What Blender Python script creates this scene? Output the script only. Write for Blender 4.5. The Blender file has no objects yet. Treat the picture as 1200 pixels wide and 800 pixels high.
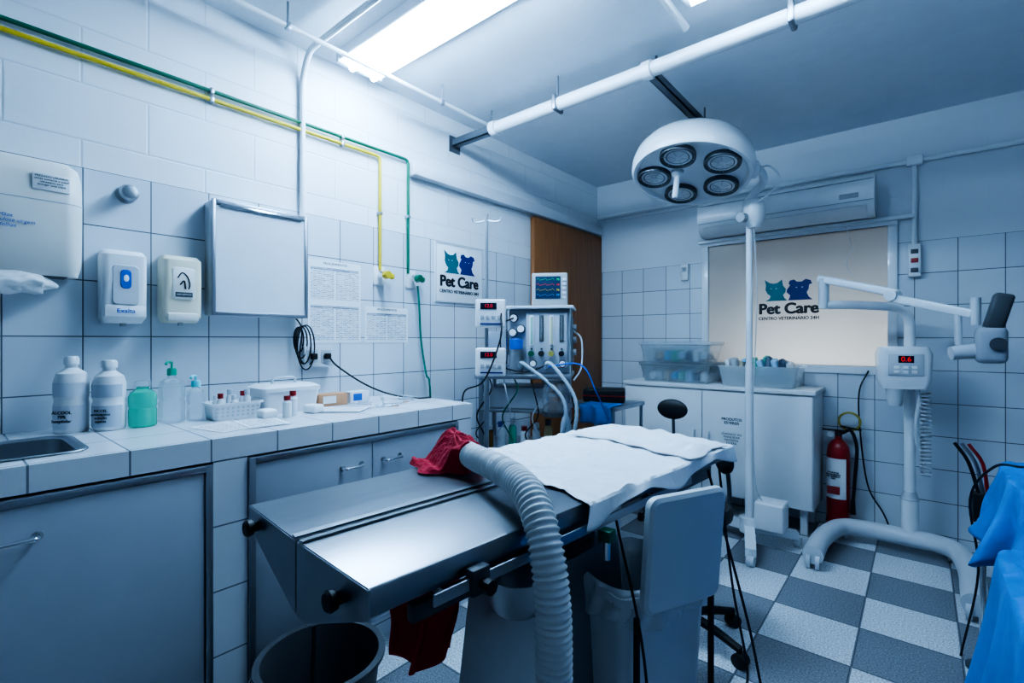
import bpy, bmesh, math, random
from mathutils import Vector, Matrix, noise
random.seed(4)
SC=bpy.context.scene
COL=SC.collection
R=math.radians
# ------------------------------------------------------------------ materials
MC={}
def M(name,col,rough=.5,metal=0,nz=.05,ns=9,trans=0,alpha=1,em=None,es=0,coat=0,bump=0,bs=80,stretch=None,rn=0):
    if name in MC: return MC[name]
    m=bpy.data.materials.new(name); m.use_nodes=True
    nt=m.node_tree; b=nt.nodes['Principled BSDF']
    tc=nt.nodes.new('ShaderNodeTexCoord'); n=nt.nodes.new('ShaderNodeTexNoise')
    n.inputs['Scale'].default_value=ns; n.inputs['Detail'].default_value=4
    src=tc.outputs['Object']
    if stretch:
        mp=nt.nodes.new('ShaderNodeMapping'); mp.inputs['Scale'].default_value=stretch
        nt.links.new(src,mp.inputs[0]); src=mp.outputs[0]
    nt.links.new(src,n.inputs['Vector'])
    mx=nt.nodes.new('ShaderNodeMix'); mx.data_type='RGBA'
    mx.inputs['A'].default_value=tuple(max(0,c*(1-nz)) for c in col)+(1,)
    mx.inputs['B'].default_value=tuple(min(1,c*(1+nz)) for c in col)+(1,)
    nt.links.new(n.outputs['Fac'],mx.inputs['Factor']); nt.links.new(mx.outputs['Result'],b.inputs['Base Color'])
    b.inputs['Roughness'].default_value=rough; b.inputs['Metallic'].default_value=metal
    b.inputs['Transmission Weight'].default_value=trans; b.inputs['Alpha'].default_value=alpha
    b.inputs['Coat Weight'].default_value=coat
    if rn:
        n3=nt.nodes.new('ShaderNodeTexNoise'); n3.inputs['Scale'].default_value=ns*.8; n3.inputs['Detail'].default_value=3; nt.links.new(src,n3.inputs['Vector'])
        r3=nt.nodes.new('ShaderNodeMapRange'); r3.inputs['From Min'].default_value=.3; r3.inputs['From Max'].default_value=.7
        r3.inputs['To Min'].default_value=max(.03,rough-rn); r3.inputs['To Max'].default_value=rough+rn
        nt.links.new(n3.outputs['Fac'],r3.inputs['Value']); nt.links.new(r3.outputs[0],b.inputs['Roughness'])
    if em: b.inputs['Emission Color'].default_value=em+(1,); b.inputs['Emission Strength'].default_value=es
    if bump:
        n2=nt.nodes.new('ShaderNodeTexNoise'); n2.inputs['Scale'].default_value=bs; nt.links.new(src,n2.inputs['Vector'])
        bp=nt.nodes.new('ShaderNodeBump'); bp.inputs['Strength'].default_value=bump; bp.inputs['Distance'].default_value=.01
        nt.links.new(n2.outputs['Fac'],bp.inputs['Height']); nt.links.new(bp.outputs[0],b.inputs['Normal'])
    MC[name]=m; return m
def world_uv(nt,a,b,oa=0,ob=0):
    g=nt.nodes.new('ShaderNodeNewGeometry'); s=nt.nodes.new('ShaderNodeSeparateXYZ'); nt.links.new(g.outputs['Position'],s.inputs[0])
    c=nt.nodes.new('ShaderNodeCombineXYZ')
    for i,(ax,o) in enumerate(((a,oa),(b,ob))):
        q=nt.nodes.new('ShaderNodeMath'); q.operation='SUBTRACT'; nt.links.new(s.outputs[ax],q.inputs[0]); q.inputs[1].default_value=o
        nt.links.new(q.outputs[0],c.inputs[i])
    return c.outputs[0],s
def brick(nt,vec,w,h,mort,c1,c2,cm,off=0,smooth=.1):
    b=nt.nodes.new('ShaderNodeTexBrick'); b.offset=off; b.squash=1; b.inputs['Scale'].default_value=1
    b.inputs['Brick Width'].default_value=w; b.inputs['Row Height'].default_value=h
    b.inputs['Mortar Size'].default_value=mort; b.inputs['Mortar Smooth'].default_value=smooth; b.inputs['Bias'].default_value=0
    b.inputs['Color1'].default_value=c1+(1,); b.inputs['Color2'].default_value=c2+(1,); b.inputs['Mortar'].default_value=cm+(1,)
    nt.links.new(vec,b.inputs['Vector']); return b
def wall_mat(name,ax,oa,ztop=1.862,joint=.006,jc=(.7,.73,.77),bs=.35,tc1=(.7,.74,.78),tc2=(.62,.66,.72),uc=(.8,.83,.86)):
    m=bpy.data.materials.new(name); m.use_nodes=True; nt=m.node_tree; p=nt.nodes['Principled BSDF']
    vec,s=world_uv(nt,ax,'Z',oa-20*.2,.062-4*.2)
    t=brick(nt,vec,.2,.2,.0022,tc1,tc2,(.13,.14,.16))
    vec2,_=world_uv(nt,ax,'Z',oa-8,-.24)
    k=brick(nt,vec2,.39,.2,joint,uc,tuple(c*.98 for c in uc),jc,off=.5,smooth=1)
    g=nt.nodes.new('ShaderNodeMath'); g.operation='GREATER_THAN'; g.inputs[1].default_value=ztop; nt.links.new(s.outputs['Z'],g.inputs[0])
    mx=nt.nodes.new('ShaderNodeMix'); mx.data_type='RGBA'
    nt.links.new(g.outputs[0],mx.inputs['Factor']); nt.links.new(t.outputs['Color'],mx.inputs['A']); nt.links.new(k.outputs['Color'],mx.inputs['B'])
    nt.links.new(mx.outputs['Result'],p.inputs['Base Color'])
    rg=nt.nodes.new('ShaderNodeMapRange'); rg.inputs['To Min'].default_value=.14; rg.inputs['To Max'].default_value=.5
    nt.links.new(g.outputs[0],rg.inputs['Value']); nt.links.new(rg.outputs[0],p.inputs['Roughness'])
    f=nt.nodes.new('ShaderNodeMix'); f.data_type='FLOAT'; nt.links.new(g.outputs[0],f.inputs['Factor'])
    nt.links.new(t.outputs['Fac'],f.inputs['A']); nt.links.new(k.outputs['Fac'],f.inputs['B'])
    nz=nt.nodes.new('ShaderNodeTexNoise'); nz.inputs['Scale'].default_value=35; nt.links.new(vec2,nz.inputs['Vector'])
    mz=nt.nodes.new('ShaderNodeMath'); mz.operation='MULTIPLY'; nt.links.new(nz.outputs['Fac'],mz.inputs[0]); nt.links.new(g.outputs[0],mz.inputs[1])
    sb=nt.nodes.new('ShaderNodeMath'); sb.operation='MULTIPLY_ADD'; sb.inputs[1].default_value=.25; nt.links.new(mz.outputs[0],sb.inputs[0])
    ng=nt.nodes.new('ShaderNodeMath'); ng.operation='MULTIPLY'; ng.inputs[1].default_value=-1; nt.links.new(f.outputs['Result'],ng.inputs[0]); nt.links.new(ng.outputs[0],sb.inputs[2])
    bp=nt.nodes.new('ShaderNodeBump'); bp.inputs['Strength'].default_value=bs; bp.inputs['Distance'].default_value=.004
    nt.links.new(sb.outputs[0],bp.inputs['Height']); nt.links.new(bp.outputs[0],p.inputs['Normal'])
    return m
def tile_mat(name,a,b,oa,ob,w=.2):
    m=bpy.data.materials.new(name); m.use_nodes=True; nt=m.node_tree; p=nt.nodes['Principled BSDF']
    vec,s=world_uv(nt,a,b,oa-20*w,ob-20*w)
    t=brick(nt,vec,w,w,.0025,(.78,.8,.83),(.73,.76,.8),(.22,.24,.27))
    nt.links.new(t.outputs['Color'],p.inputs['Base Color']); p.inputs['Roughness'].default_value=.18
    return m
def floor_mat():
    m=bpy.data.materials.new('checker_tile'); m.use_nodes=True; nt=m.node_tree; p=nt.nodes['Principled BSDF']
    w=.33
    vec,s=world_uv(nt,'X','Y',2.075-20*w,2.26-20*w)
    sc=nt.nodes.new('ShaderNodeVectorMath'); sc.operation='MULTIPLY_ADD'; sc.inputs[1].default_value=(1/w,1/w,0); sc.inputs[2].default_value=(0,0,.5)
    nt.links.new(vec,sc.inputs[0])
    ch=nt.nodes.new('ShaderNodeTexChecker'); ch.inputs['Scale'].default_value=1; nt.links.new(sc.outputs[0],ch.inputs['Vector'])
    ch.inputs['Color1'].default_value=(.72,.75,.78,1); ch.inputs['Color2'].default_value=(.24,.25,.275,1)
    n=nt.nodes.new('ShaderNodeTexNoise'); n.inputs['Scale'].default_value=150; n.inputs['Detail'].default_value=2; nt.links.new(vec,n.inputs['Vector'])
    rp=nt.nodes.new('ShaderNodeMapRange'); rp.inputs['From Min'].default_value=.35; rp.inputs['From Max'].default_value=.65; rp.inputs['To Min'].default_value=.65; rp.inputs['To Max'].default_value=1.3
    nt.links.new(n.outputs['Fac'],rp.inputs['Value'])
    mu=nt.nodes.new('ShaderNodeVectorMath'); mu.operation='SCALE'; nt.links.new(ch.outputs['Color'],mu.inputs[0]); nt.links.new(rp.outputs[0],mu.inputs['Scale'])
    t=brick(nt,vec,w,w,.004,(1,1,1),(1,1,1),(.3,.3,.32))
    mm=nt.nodes.new('ShaderNodeVectorMath'); mm.operation='MULTIPLY'; nt.links.new(mu.outputs[0],mm.inputs[0]); nt.links.new(t.outputs['Color'],mm.inputs[1])
    nt.links.new(mm.outputs[0],p.inputs['Base Color']); p.inputs['Roughness'].default_value=.3
    return m
def print_mat(name,bg,ink,w,h,mort):
    m=bpy.data.materials.new(name); m.use_nodes=True; nt=m.node_tree; p=nt.nodes['Principled BSDF']
    tc=nt.nodes.new('ShaderNodeTexCoord'); s=nt.nodes.new('ShaderNodeSeparateXYZ'); c=nt.nodes.new('ShaderNodeCombineXYZ')
    nt.links.new(tc.outputs['Object'],s.inputs[0]); nt.links.new(s.outputs['X'],c.inputs[0]); nt.links.new(s.outputs['Z'],c.inputs[1])
    b=brick(nt,c.outputs[0],w,h,mort,ink,bg,bg,off=.37); b.inputs['Bias'].default_value=-.3
    nt.links.new(b.outputs['Color'],p.inputs['Base Color']); p.inputs['Roughness'].default_value=.5
    return m
white=M('white_plastic',(.8,.82,.84),.35)
wpaint=M('white_enamel',(.82,.85,.88),.3,coat=.3)
cream=M('cream_plastic',(.76,.74,.69),.4)
cream2=M('warm_cream_plastic',(.8,.74,.6),.4)
grey=M('grey_plastic',(.42,.44,.47),.45)
lgrey=M('light_grey_plastic',(.58,.61,.65),.4)
mgrey=M('bin_grey_plastic',(.7,.73,.76),.35)
dgrey=M('dark_grey_plastic',(.07,.075,.085),.5)
black=M('black_rubber',(.012,.012,.014),.5)
chrome=M('chrome',(.8,.82,.84),.14,1,.02)
steel=M('brushed_steel',(.31,.325,.35),.34,1,.05,7,stretch=(9,.6,1),rn=.015)
steel2=M('satin_steel',(.42,.44,.47),.35,1,.06,20)
alu=M('aluminium',(.38,.4,.44),.4,.9)
dmetal=M('dark_steel',(.14,.15,.17),.45,.6)
red=M('red_cloth',(.4,.006,.028),.9,nz=.2,ns=25,bump=.3,bs=120)
redp=M('red_enamel',(.36,.012,.015),.3,coat=.4)
green=M('green_paint',(.008,.13,.07),.35)
yellow=M('yellow_paint',(.66,.46,.02),.4)
blue=M('blue_plastic',(.01,.12,.55),.35)
bluedrape=M('blue_drape',(.012,.22,.62),.5,nz=.2,bump=.5,bs=22)
drape=M('white_linen',(.87,.89,.92),.8,bump=.7,bs=16)
wood=M('brown_wood',(.3,.11,.035),.45,nz=.4,ns=3,stretch=(14,14,1))
clear=M('clear_plastic',(.8,.88,.92),.12,trans=.75,alpha=.55)
bag=M('clear_bag',(.82,.86,.9),.25,trans=.15,alpha=.7,bump=.6,bs=25)
greenliq=M('green_liquid',(.1,.75,.5),.1,trans=.5,alpha=.85)
paper=M('white_paper',(.84,.85,.86),.6)
ink=M('dark_ink',(.015,.015,.02),.5)
binkm=M('blue_ink',(.015,.13,.5),.5)
teal=M('teal_ink',(.0,.13,.16),.5)
navy=M('navy_ink',(.006,.02,.16),.5)
screen=M('dark_screen',(.01,.02,.04),.1)
orange=M('orange_card',(.62,.3,.16),.6)
glow_g=M('green_trace',(0,.4,.1),.5,em=(0,1,.25),es=.22)
glow_y=M('yellow_trace',(.5,.4,0),.5,em=(1,.8,.1),es=.22)
glow_r=M('red_trace',(.5,0,0),.5,em=(1,.04,.02),es=.6)
glow_b=M('blue_trace',(0,.2,.5),.5,em=(.1,.5,1),es=.22)
# ------------------------------------------------------------------ geometry
def rounded(pts,r,n=6):
    P=[Vector(p) for p in pts]; o=[P[0]]
    for i in range(1,len(P)-1):
        a=(P[i-1]-P[i]); b=(P[i+1]-P[i]); rr_=min(r,a.length*.49,b.length*.49)
        A=P[i]+a.normalized()*rr_; B=P[i]+b.normalized()*rr_
        for k in range(n+1):
            t=k/n; o.append(A*(1-t)**2+P[i]*2*t*(1-t)+B*t*t)
    o.append(P[-1]); return o
def catmull(pts,sub=8):
    P=[Vector(p) for p in pts]; P=[P[0]*2-P[1]]+P+[P[-1]*2-P[-2]]; o=[]
    for i in range(1,len(P)-2):
        for k in range(sub):
            t=k/sub
            o.append(.5*((2*P[i])+(P[i+1]-P[i-1])*t+(2*P[i-1]-5*P[i]+4*P[i+1]-P[i+2])*t*t+(3*P[i]-P[i-1]-3*P[i+1]+P[i+2])*t**3))
    o.append(P[-2]); return o
def rr(hx,hy,r,z,cx=0,cy=0,n=5):
    o=[]
    for q,(sx,sy) in enumerate(((1,1),(-1,1),(-1,-1),(1,-1))):
        for k in range(n+1):
            a=R(90*q+90*k/n); o.append((cx+sx*(hx-r)+r*math.cos(a),cy+sy*(hy-r)+r*math.sin(a),z))
    return o
class G:
    def __init__(s): s.v=[]; s.f=[]
    def add(s,v,f,mt=None):
        o=len(s.v); s.v+=[(mt@Vector(p) if mt else Vector(p)) for p in v]; s.f+=[tuple(i+o for i in q) for q in f]; return s
    def box(s,a,b,bev=0,seg=2,mt=None):
        bm=bmesh.new(); bmesh.ops.create_cube(bm,size=1)
        c=[(a[i]+b[i])/2 for i in range(3)]; d=[abs(b[i]-a[i]) for i in range(3)]
        for v in bm.verts: v.co=Vector((c[0]+v.co.x*d[0],c[1]+v.co.y*d[1],c[2]+v.co.z*d[2]))
        if bev: bmesh.ops.bevel(bm,geom=bm.edges[:],offset=min(bev,min(d)*.45),segments=seg,affect='EDGES',profile=.5)
        bm.verts.index_update()
        s.add([v.co.copy() for v in bm.verts],[[v.index for v in f.verts] for f in bm.faces],mt); bm.free(); return s
    def loft(s,rings,c0=True,c1=True,mt=None):
        n=len(rings[0]); v=[p for r_ in rings for p in r_]; f=[]
        for i in range(len(rings)-1):
            for k in range(n): f.append((i*n+k,i*n+(k+1)%n,(i+1)*n+(k+1)%n,(i+1)*n+k))
        if c0: f.append(tuple(range(n)))
        if c1: f.append(tuple(range((len(rings)-1)*n,len(rings)*n)))
        return s.add(v,f,mt)
    def tube(s,pts,r,n=10,sub=0,cap=True):
        P=catmull(pts,sub) if sub else [Vector(p) for p in pts]
        rings=[]; up=None; L=0
        for i,p in enumerate(P):
            t=(P[min(i+1,len(P)-1)]-P[max(i-1,0)]).normalized()
            if i: L+=(p-P[i-1]).length
            if up is None:
                up=t.orthogonal().normalized()
            up=(up-t*up.dot(t)); up=up.normalized() if up.length>1e-6 else t.orthogonal().normalized()
            w=t.cross(up); ra=r(L) if callable(r) else r
            rings.append([p+(up*math.cos(2*math.pi*k/n)+w*math.sin(2*math.pi*k/n))*ra for k in range(n)])
        return s.loft(rings,cap,cap)
    def cyl(s,p0,p1,r0,r1=None,n=24):
        p0=Vector(p0); p1=Vector(p1); r1=r0 if r1 is None else r1
        t=(p1-p0).normalized(); u=t.orthogonal().normalized(); w=t.cross(u)
        return s.loft([[p+(u*math.cos(2*math.pi*k/n)+w*math.sin(2*math.pi*k/n))*ra for k in range(n)] for p,ra in ((p0,r0),(p1,r1))])
    def lathe(s,prof,c=(0,0,0),n=32,mt=None):
        c=Vector(c)
        return s.loft([[c+Vector((max(r_,1e-5)*math.cos(2*math.pi*k/n),max(r_,1e-5)*math.sin(2*math.pi*k/n),z)) for k in range(n)] for r_,z in prof],mt=mt)
    def ball(s,c,r,sc=(1,1,1),n=20,mt=None):
        c=Vector(c); rings=[]
        for i in range(n//2+1):
            a=-math.pi/2+math.pi*i/(n//2); q=max(math.cos(a),1e-4)
            rings.append([c+Vector((r*sc[0]*q*math.cos(2*math.pi*k/n),r*sc[1]*q*math.sin(2*math.pi*k/n),r*sc[2]*math.sin(a))) for k in range(n)])
        return s.loft(rings,mt=mt)
    def prism(s,pts,vec,mt=None):
        vec=Vector(vec); return s.loft([[Vector(p) for p in pts],[Vector(p)+vec for p in pts]],mt=mt)
    def grid(s,fn,nu,nv):
        v=[fn(i/nu,j/nv) for i in range(nu+1) for j in range(nv+1)]
        f=[(i*(nv+1)+j,(i+1)*(nv+1)+j,(i+1)*(nv+1)+j+1,i*(nv+1)+j+1) for i in range(nu) for j in range(nv)]
        return s.add(v,f)
    def out(s,name,mat,parent=None,label=None,cat=None,loc=(0,0,0),rz=0,mw=None,group=None,kind=None,ang=35,solid=0):
        bm=bmesh.new(); vs=[bm.verts.new(p) for p in s.v]
        for q in s.f:
            try: bm.faces.new([vs[i] for i in q])
            except ValueError: pass
        bmesh.ops.remove_doubles(bm,verts=bm.verts,dist=2e-5)
        bmesh.ops.recalc_face_normals(bm,faces=bm.faces)
        me=bpy.data.meshes.new(name); bm.to_mesh(me); bm.free()
        me.polygons.foreach_set('use_smooth',[True]*len(me.polygons)); me.set_sharp_from_angle(angle=R(ang))
        me.materials.append(mat); o=bpy.data.objects.new(name,me); COL.objects.link(o)
        if mw is not None: o.matrix_local=mw
        else: o.location=loc; o.rotation_euler=(0,0,R(rz))
        if parent: o.parent=parent
        tag(o,label,cat,group,kind)
        if solid:
            m=o.modifiers.new('thickness','SOLIDIFY'); m.thickness=solid
        return o
def tag(o,label=None,cat=None,group=None,kind=None):
    if label: o['label']=label
    if cat: o['category']=cat
    if group: o['group']=group
    if kind: o['kind']=kind
def E(name,label,cat,loc=(0,0,0),rz=0,group=None):
    o=bpy.data.objects.new(name,None); o.empty_display_size=.05; COL.objects.link(o); o.location=loc; o.rotation_euler=(0,0,R(rz)); tag(o,label,cat,group); return o
def text(s,parent,loc,mat,width=None,size=.05,name='lettering',rot=(90,0,0),align='CENTER',bold=0,label=None,sp=1,shear=0):
    cu=bpy.data.curves.new('t','FONT'); cu.body=s; cu.size=size; cu.align_x=align; cu.align_y='CENTER'; cu.extrude=.0004; cu.space_line=sp; cu.shear=shear
    t=bpy.data.objects.new('t',cu); COL.objects.link(t); bpy.context.view_layer.update()
    me=bpy.data.meshes.new_from_object(t.evaluated_get(bpy.context.evaluated_depsgraph_get()))
    bpy.data.objects.remove(t); bpy.data.curves.remove(cu)
    if width and len(me.vertices):
        xs=[v.co.x for v in me.vertices]; k=width/(max(xs)-min(xs))
        for v in me.vertices: v.co.x*=k; v.co.y*=k
    if bold:
        bm=bmesh.new(); n_=0
        for dx,dy in ((-1,0),(1,0),(0,-.7),(0,.7),(-.7,.5),(.7,.5),(-.7,-.5),(.7,-.5)):
            bm.from_mesh(me); bm.verts.ensure_lookup_table(); new=bm.verts[n_:]
            for v in new: v.co.x+=dx*bold; v.co.y+=dy*bold; v.co.z+=n_/max(1,len(me.vertices))*.00003
            n_=len(bm.verts)
        bm.to_mesh(me); bm.free()
    me.materials.clear(); me.materials.append(mat)
    o=bpy.data.objects.new(name,me); COL.objects.link(o); o.parent=parent; o.location=loc; o.rotation_euler=[R(a) for a in rot]
    if label: o['label']=label
    return o
def S(o,kind='structure'): o['kind']=kind; return o
# ------------------------------------------------------------------ room
H=2.65; D=3.94; XR=3.4; YF=-1.7
wl=wall_mat('tiled_block_wall_side','Y',.346); wb=wall_mat('tiled_block_wall_back','X',.05,joint=.002,jc=(.68,.71,.75),bs=.2,uc=(.71,.74,.78))
DK=dict(tc1=(.3,.32,.35),tc2=(.28,.3,.33),uc=(.35,.37,.4),jc=(.3,.32,.34))  # unseen walls coloured darker to cut bounce light and raise contrast
wr=wall_mat('low_bounce_wall_side','Y',.346,**DK); wf=wall_mat('low_bounce_wall_front','X',.05,**DK)
ceilm=M('ceiling_paint',(.78,.82,.87),.55,bump=.12,bs=30)
G().box((-.1,YF-.1,-.1),(XR+.1,D+.1,0)).out('floor',floor_mat(),kind='structure')
G().box((-.1,YF-.1,H),(XR+.1,D+.1,H+.1)).out('ceiling',ceilm,kind='structure')
G().box((-.1,YF-.1,0),(0,D+.1,H)).out('wall_left',wl,kind='structure')
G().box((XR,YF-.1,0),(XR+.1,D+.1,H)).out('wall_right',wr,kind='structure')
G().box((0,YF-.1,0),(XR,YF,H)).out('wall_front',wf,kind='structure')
wx0,wx1,wz0,wz1=.98,2.137,1.055,2.0
g=G(); g.box((0,D,0),(wx0,D+.1,H)); g.box((wx1,D,0),(XR,D+.1,H)); g.box((wx0,D,0),(wx1,D+.1,wz0)); g.box((wx0,D,wz1),(wx1,D+.1,H)); g.out('wall_back',wb,kind='structure')
# window
w=E('window_1','white-framed interior window with frosted beige glass','window',(0,0,0)); del w['category']; del w['label']; w['kind']='structure'
g=G()
for a,b in (((wx0-.03,D-.02,wz0-.03),(wx1+.03,D+.03,wz0+.02)),((wx0-.03,D-.02,wz1-.02),(wx1+.03,D+.03,wz1+.03)),((wx0-.03,D-.02,wz0+.02),(wx0+.02,D+.03,wz1-.02)),((wx1-.02,D-.02,wz0+.02),(wx1+.03,D+.03,wz1-.02))): g.box(a,b,.004)
S(g.out('window_frame',wpaint,w))
fm=bpy.data.materials.new('frosted_glass'); fm.use_nodes=True; nt=fm.node_tree; nt.nodes.clear()
o_=nt.nodes.new('ShaderNodeOutputMaterial'); tr=nt.nodes.new('ShaderNodeBsdfTranslucent'); df=nt.nodes.new('ShaderNodeBsdfPrincipled'); mx=nt.nodes.new('ShaderNodeMixShader')
nn=nt.nodes.new('ShaderNodeTexNoise'); nn.inputs['Scale'].default_value=3; cr=nt.nodes.new('ShaderNodeMix'); cr.data_type='RGBA'
cr.inputs['A'].default_value=(.85,.84,.82,1); cr.inputs['B'].default_value=(.92,.91,.89,1); nt.links.new(nn.outputs['Fac'],cr.inputs['Factor']); nt.links.new(cr.outputs['Result'],tr.inputs['Color'])
df.inputs['Base Color'].default_value=(.55,.54,.52,1); df.inputs['Roughness'].default_value=.25; mx.inputs[0].default_value=.4
nt.links.new(tr.outputs[0],mx.inputs[1]); nt.links.new(df.outputs[0],mx.inputs[2]); nt.links.new(mx.outputs[0],o_.inputs[0])
S(G().box((wx0+.005,D+.005,wz0+.005),(wx1-.005,D+.011,wz1-.005)).out('window_glass',fm,w))
def logo(parent,cx,y,cz,s,nm='emblem'):
    cat=[(-.98,0),(-.8,.1),(-.74,.24),(-.88,.36),(-.97,.55),(-.95,.78),(-1.0,1.05),(-.78,.88),(-.6,.84),(-.44,.87),(-.25,1.02),(-.2,.72),(-.08,.56),(-.1,.4),(-.2,.27),(-.14,.12),(-.02,0)]
    dog=[(.01,0),(.06,.1),(.1,.22),(.04,.3),(-.05,.38),(-.04,.52),(.02,.6),(.1,.72),(.03,.8),(.08,.94),(.26,.98),(.38,.87),(.58,.86),(.74,.97),(.94,.9),(1.0,.74),(.88,.7),(.86,.5),(.78,.34),(.86,.15),(1.02,0)]
    for pts,m,lab,ex in ((cat,teal,'teal cat head silhouette',(-.72,-.5)),(dog,navy,'navy dog head silhouette',(.36,.6))):
        h_=G().prism([(cx+a*s,y,cz+b*s) for a,b in pts],(0,-.001,0)).out(nm,m,parent,label=lab)
        for x in ex:
            G().ball((cx+x*s,y-.0012,cz+.6*s),.026*s,(1.2,.03,.6),12).out('eye',paper,h_)
dec=E('window_lettering','dark veterinary centre lettering and emblem on frosted glass','sign lettering',(1.55,D+.004,1.42))
text('Pet Care',dec,(0,-.0005,.052),ink,width=.37,size=.1,bold=.0056)
text('CENTRO VETERINÁRIO 24H',dec,(0,-.0005,-.016),ink,width=.38,size=.03,bold=.0012)
logo(dec,0,0,.112,.15)
# sliding door
G().box((.012,2.92,.005),(.05,3.93,2.18),.003).out('door_1',wood,kind='structure')
G().box((0,1.78,2.2),(.06,3.93,2.275),.004).out('trim_1',M('rail_paint',(.62,.65,.69),.5),kind='structure')
G().box((.93,D-.05,2.005),(2.25,D-.001,2.03),.004).out('trim_2',wpaint,kind='structure')
# ------------------------------------------------------------------ ceiling things
LC=(.44,.7,1)
def fixture(x0,x1,y0,y1,k,nm,lab):
    mat=M('lamp_tube_'+nm,(1,1,1),.5,em=LC,es=90*k); mat2=M('lamp_diffuser_'+nm,(.9,.95,1),.5,em=LC,es=29*k)
    e=E('ceiling_lamp',lab,'ceiling lamp',((x0+x1)/2,(y0+y1)/2,H),group='fluorescent ceiling lamps'); hx=(x1-x0)/2; hy=(y1-y0)/2
    g=G(); g.box((-hx,-hy,-.05),(hx,hy,0),.004); g.box((-hx-.005,-hy-.004,-.06),(-hx+.02,hy+.004,-.02),.003); g.box((hx-.02,-hy-.004,-.06),(hx+.005,hy+.004,-.02),.003); g.out('lamp_housing',white,e)
    for yy in (-hy*.5,hy*.5):
        G().cyl((-hx+.03,yy,-.075),(hx-.03,yy,-.075),.016,n=16).out('lamp_tube',mat,e)
    G().box((-hx+.02,-hy+.01,-.056),(hx-.02,hy-.01,-.0505),.001).out('reflector',mat2,e)
fixture(.12,1.37,1.26,1.5,1,'bright','lit white twin-tube fluorescent lamp on the ceiling beside a conduit')
fixture(1.56,2.8,1.75,1.97,.24,'soft','lit white twin-tube fluorescent lamp on the ceiling near the large pipe')
fixture(.6,1.85,-.95,-.73,.01,'dim','dim unseen fill lamp added on the ceiling behind the camera')  # added out of view behind the camera as weak fill light
e=E('ceiling_pipe','thick white painted pipe with hangers below the ceiling','pipe')
G().cyl((.34,2.14,2.5),(3.38,2.14,2.5),.034).out('pipe',wpaint,e)
for x in (.34,1.3,2.4): G().cyl((x-.012,2.14,2.5),(x+.03,2.14,2.5),.042).out('pipe_collar',wpaint,e)
for x in (.8,1.9,2.9):
    g=G(); g.cyl((x,2.14,2.53),(x,2.14,2.65),.006,n=10); g.box((x-.012,2.095,2.46),(x+.012,2.185,2.545),.01); g.out('hanger',alu,e)
g=G(); g.box((.0,2.12,2.475),(.34,2.165,2.48)); g.box((.0,2.12,2.475),(.34,2.125,2.52)); g.box((0,2.1,2.44),(.006,2.19,2.54))
g.out('metal_strut',dmetal,label='short dark steel bracket carrying the white pipe from the wall',cat='strut')
g=G(); g.box((1.26,2.2,2.52),(1.3,3.1,2.525)); g.box((1.26,2.2,2.52),(1.265,3.1,2.56)); g.box((1.295,2.2,2.52),(1.3,3.1,2.56))
for yy in (2.3,3.0): g.cyl((1.28,yy,2.52),(1.28,yy,2.65),.006,n=8)
g.out('metal_strut',dmetal,label='dark steel channel strut hung from the ceiling by rods',cat='strut')
e=E('conduit','thin white conduit with clips running below the ceiling lamp','conduit')
G().tube([(.27,-.6,2.55),(.27,2.3,2.55)],.011).out('pipe',white,e)
for yy in (.3,.95,1.8,2.2):
    g=G(); g.box((.255,yy-.01,2.535),(.285,yy+.01,2.565),.006); g.cyl((.27,yy,2.56),(.27,yy,2.65),.005,n=8); g.out('pipe_clip',alu,e)
G().tube(rounded([(.016,1.14,1.4),(.016,1.14,2.5),(.08,1.14,2.61),(2.0,1.14,2.61)],.06),.014).out('conduit',white,label='white conduit rising up the tiled wall and across the ceiling',cat='conduit')
G().tube([(1.5,1.2,2.6),(1.5,2.1,2.6)],.016).out('conduit',wpaint,label='short white conduit under the ceiling beside a lamp',cat='conduit')
# gas pipes
def wallpipe(name,z,yd,zd,mat,lab,x):
    e=E(name,lab,'gas pipe')
    G().tube(rounded([(x,YF+.01,z),(x,yd,z),(x,yd,zd)],.03),.0085).out('pipe',mat,e)
    for yy in (.1,.75,1.35):
        G().box((0.001,yy-.008,z-.012),(x+.01,yy+.008,z+.012),.003).out('pipe_clip',alu,e)
    for zz in ((z+zd)/2,): G().box((0.001,yd-.012,zz-.008),(x+.01,yd+.012,zz+.008),.003).out('pipe_clip',alu,e)
wallpipe('gas_pipe',2.285,1.765,1.63,green,'green oxygen pipe along the white block wall',.018)
wallpipe('gas_pipe',2.25,1.575,1.63,yellow,'yellow compressed air pipe along the white block wall',.018)
for y,m,lab in ((1.575,yellow,'yellow gas outlet valve on a white wall plate'),(1.79,green,'green gas outlet valve on a white wall plate')):
    e=E('gas_valve',lab,'valve',(0,y,1.6),90)
    G().box((-.035,-.012,-.05),(.035,0,.05),.004).out('wall_plate',white,e)
    g=G(); g.cyl((0,-.012,0),(0,-.07,0),.014); g.cyl((0,-.03,.02),(0,-.03,-.0),.01); g.out('valve_body',chrome,e)
    g=G(); g.cyl((0,-.07,0),(0,-.1,0),.024,.02,n=10); g.cyl((.0,-.045,0),(.05,-.045,.0),.008); g.cyl((.05,-.045,0),(.065,-.045,0),.017,n=8); g.out('knob',m,e)
G().tube([(.06,1.8,1.56),(.05,1.82,1.45),(.03,1.85,1.25),(.04,1.88,1.05),(.05,1.9,.97),(.05,1.92,.5),(.1,1.95,.2),(.25,2.0,.01)],.006,8,8).out('hose',M('green_hose',(.0,.2,.13),.4),label='green oxygen hose hanging from the wall valve',cat='hose')
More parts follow.
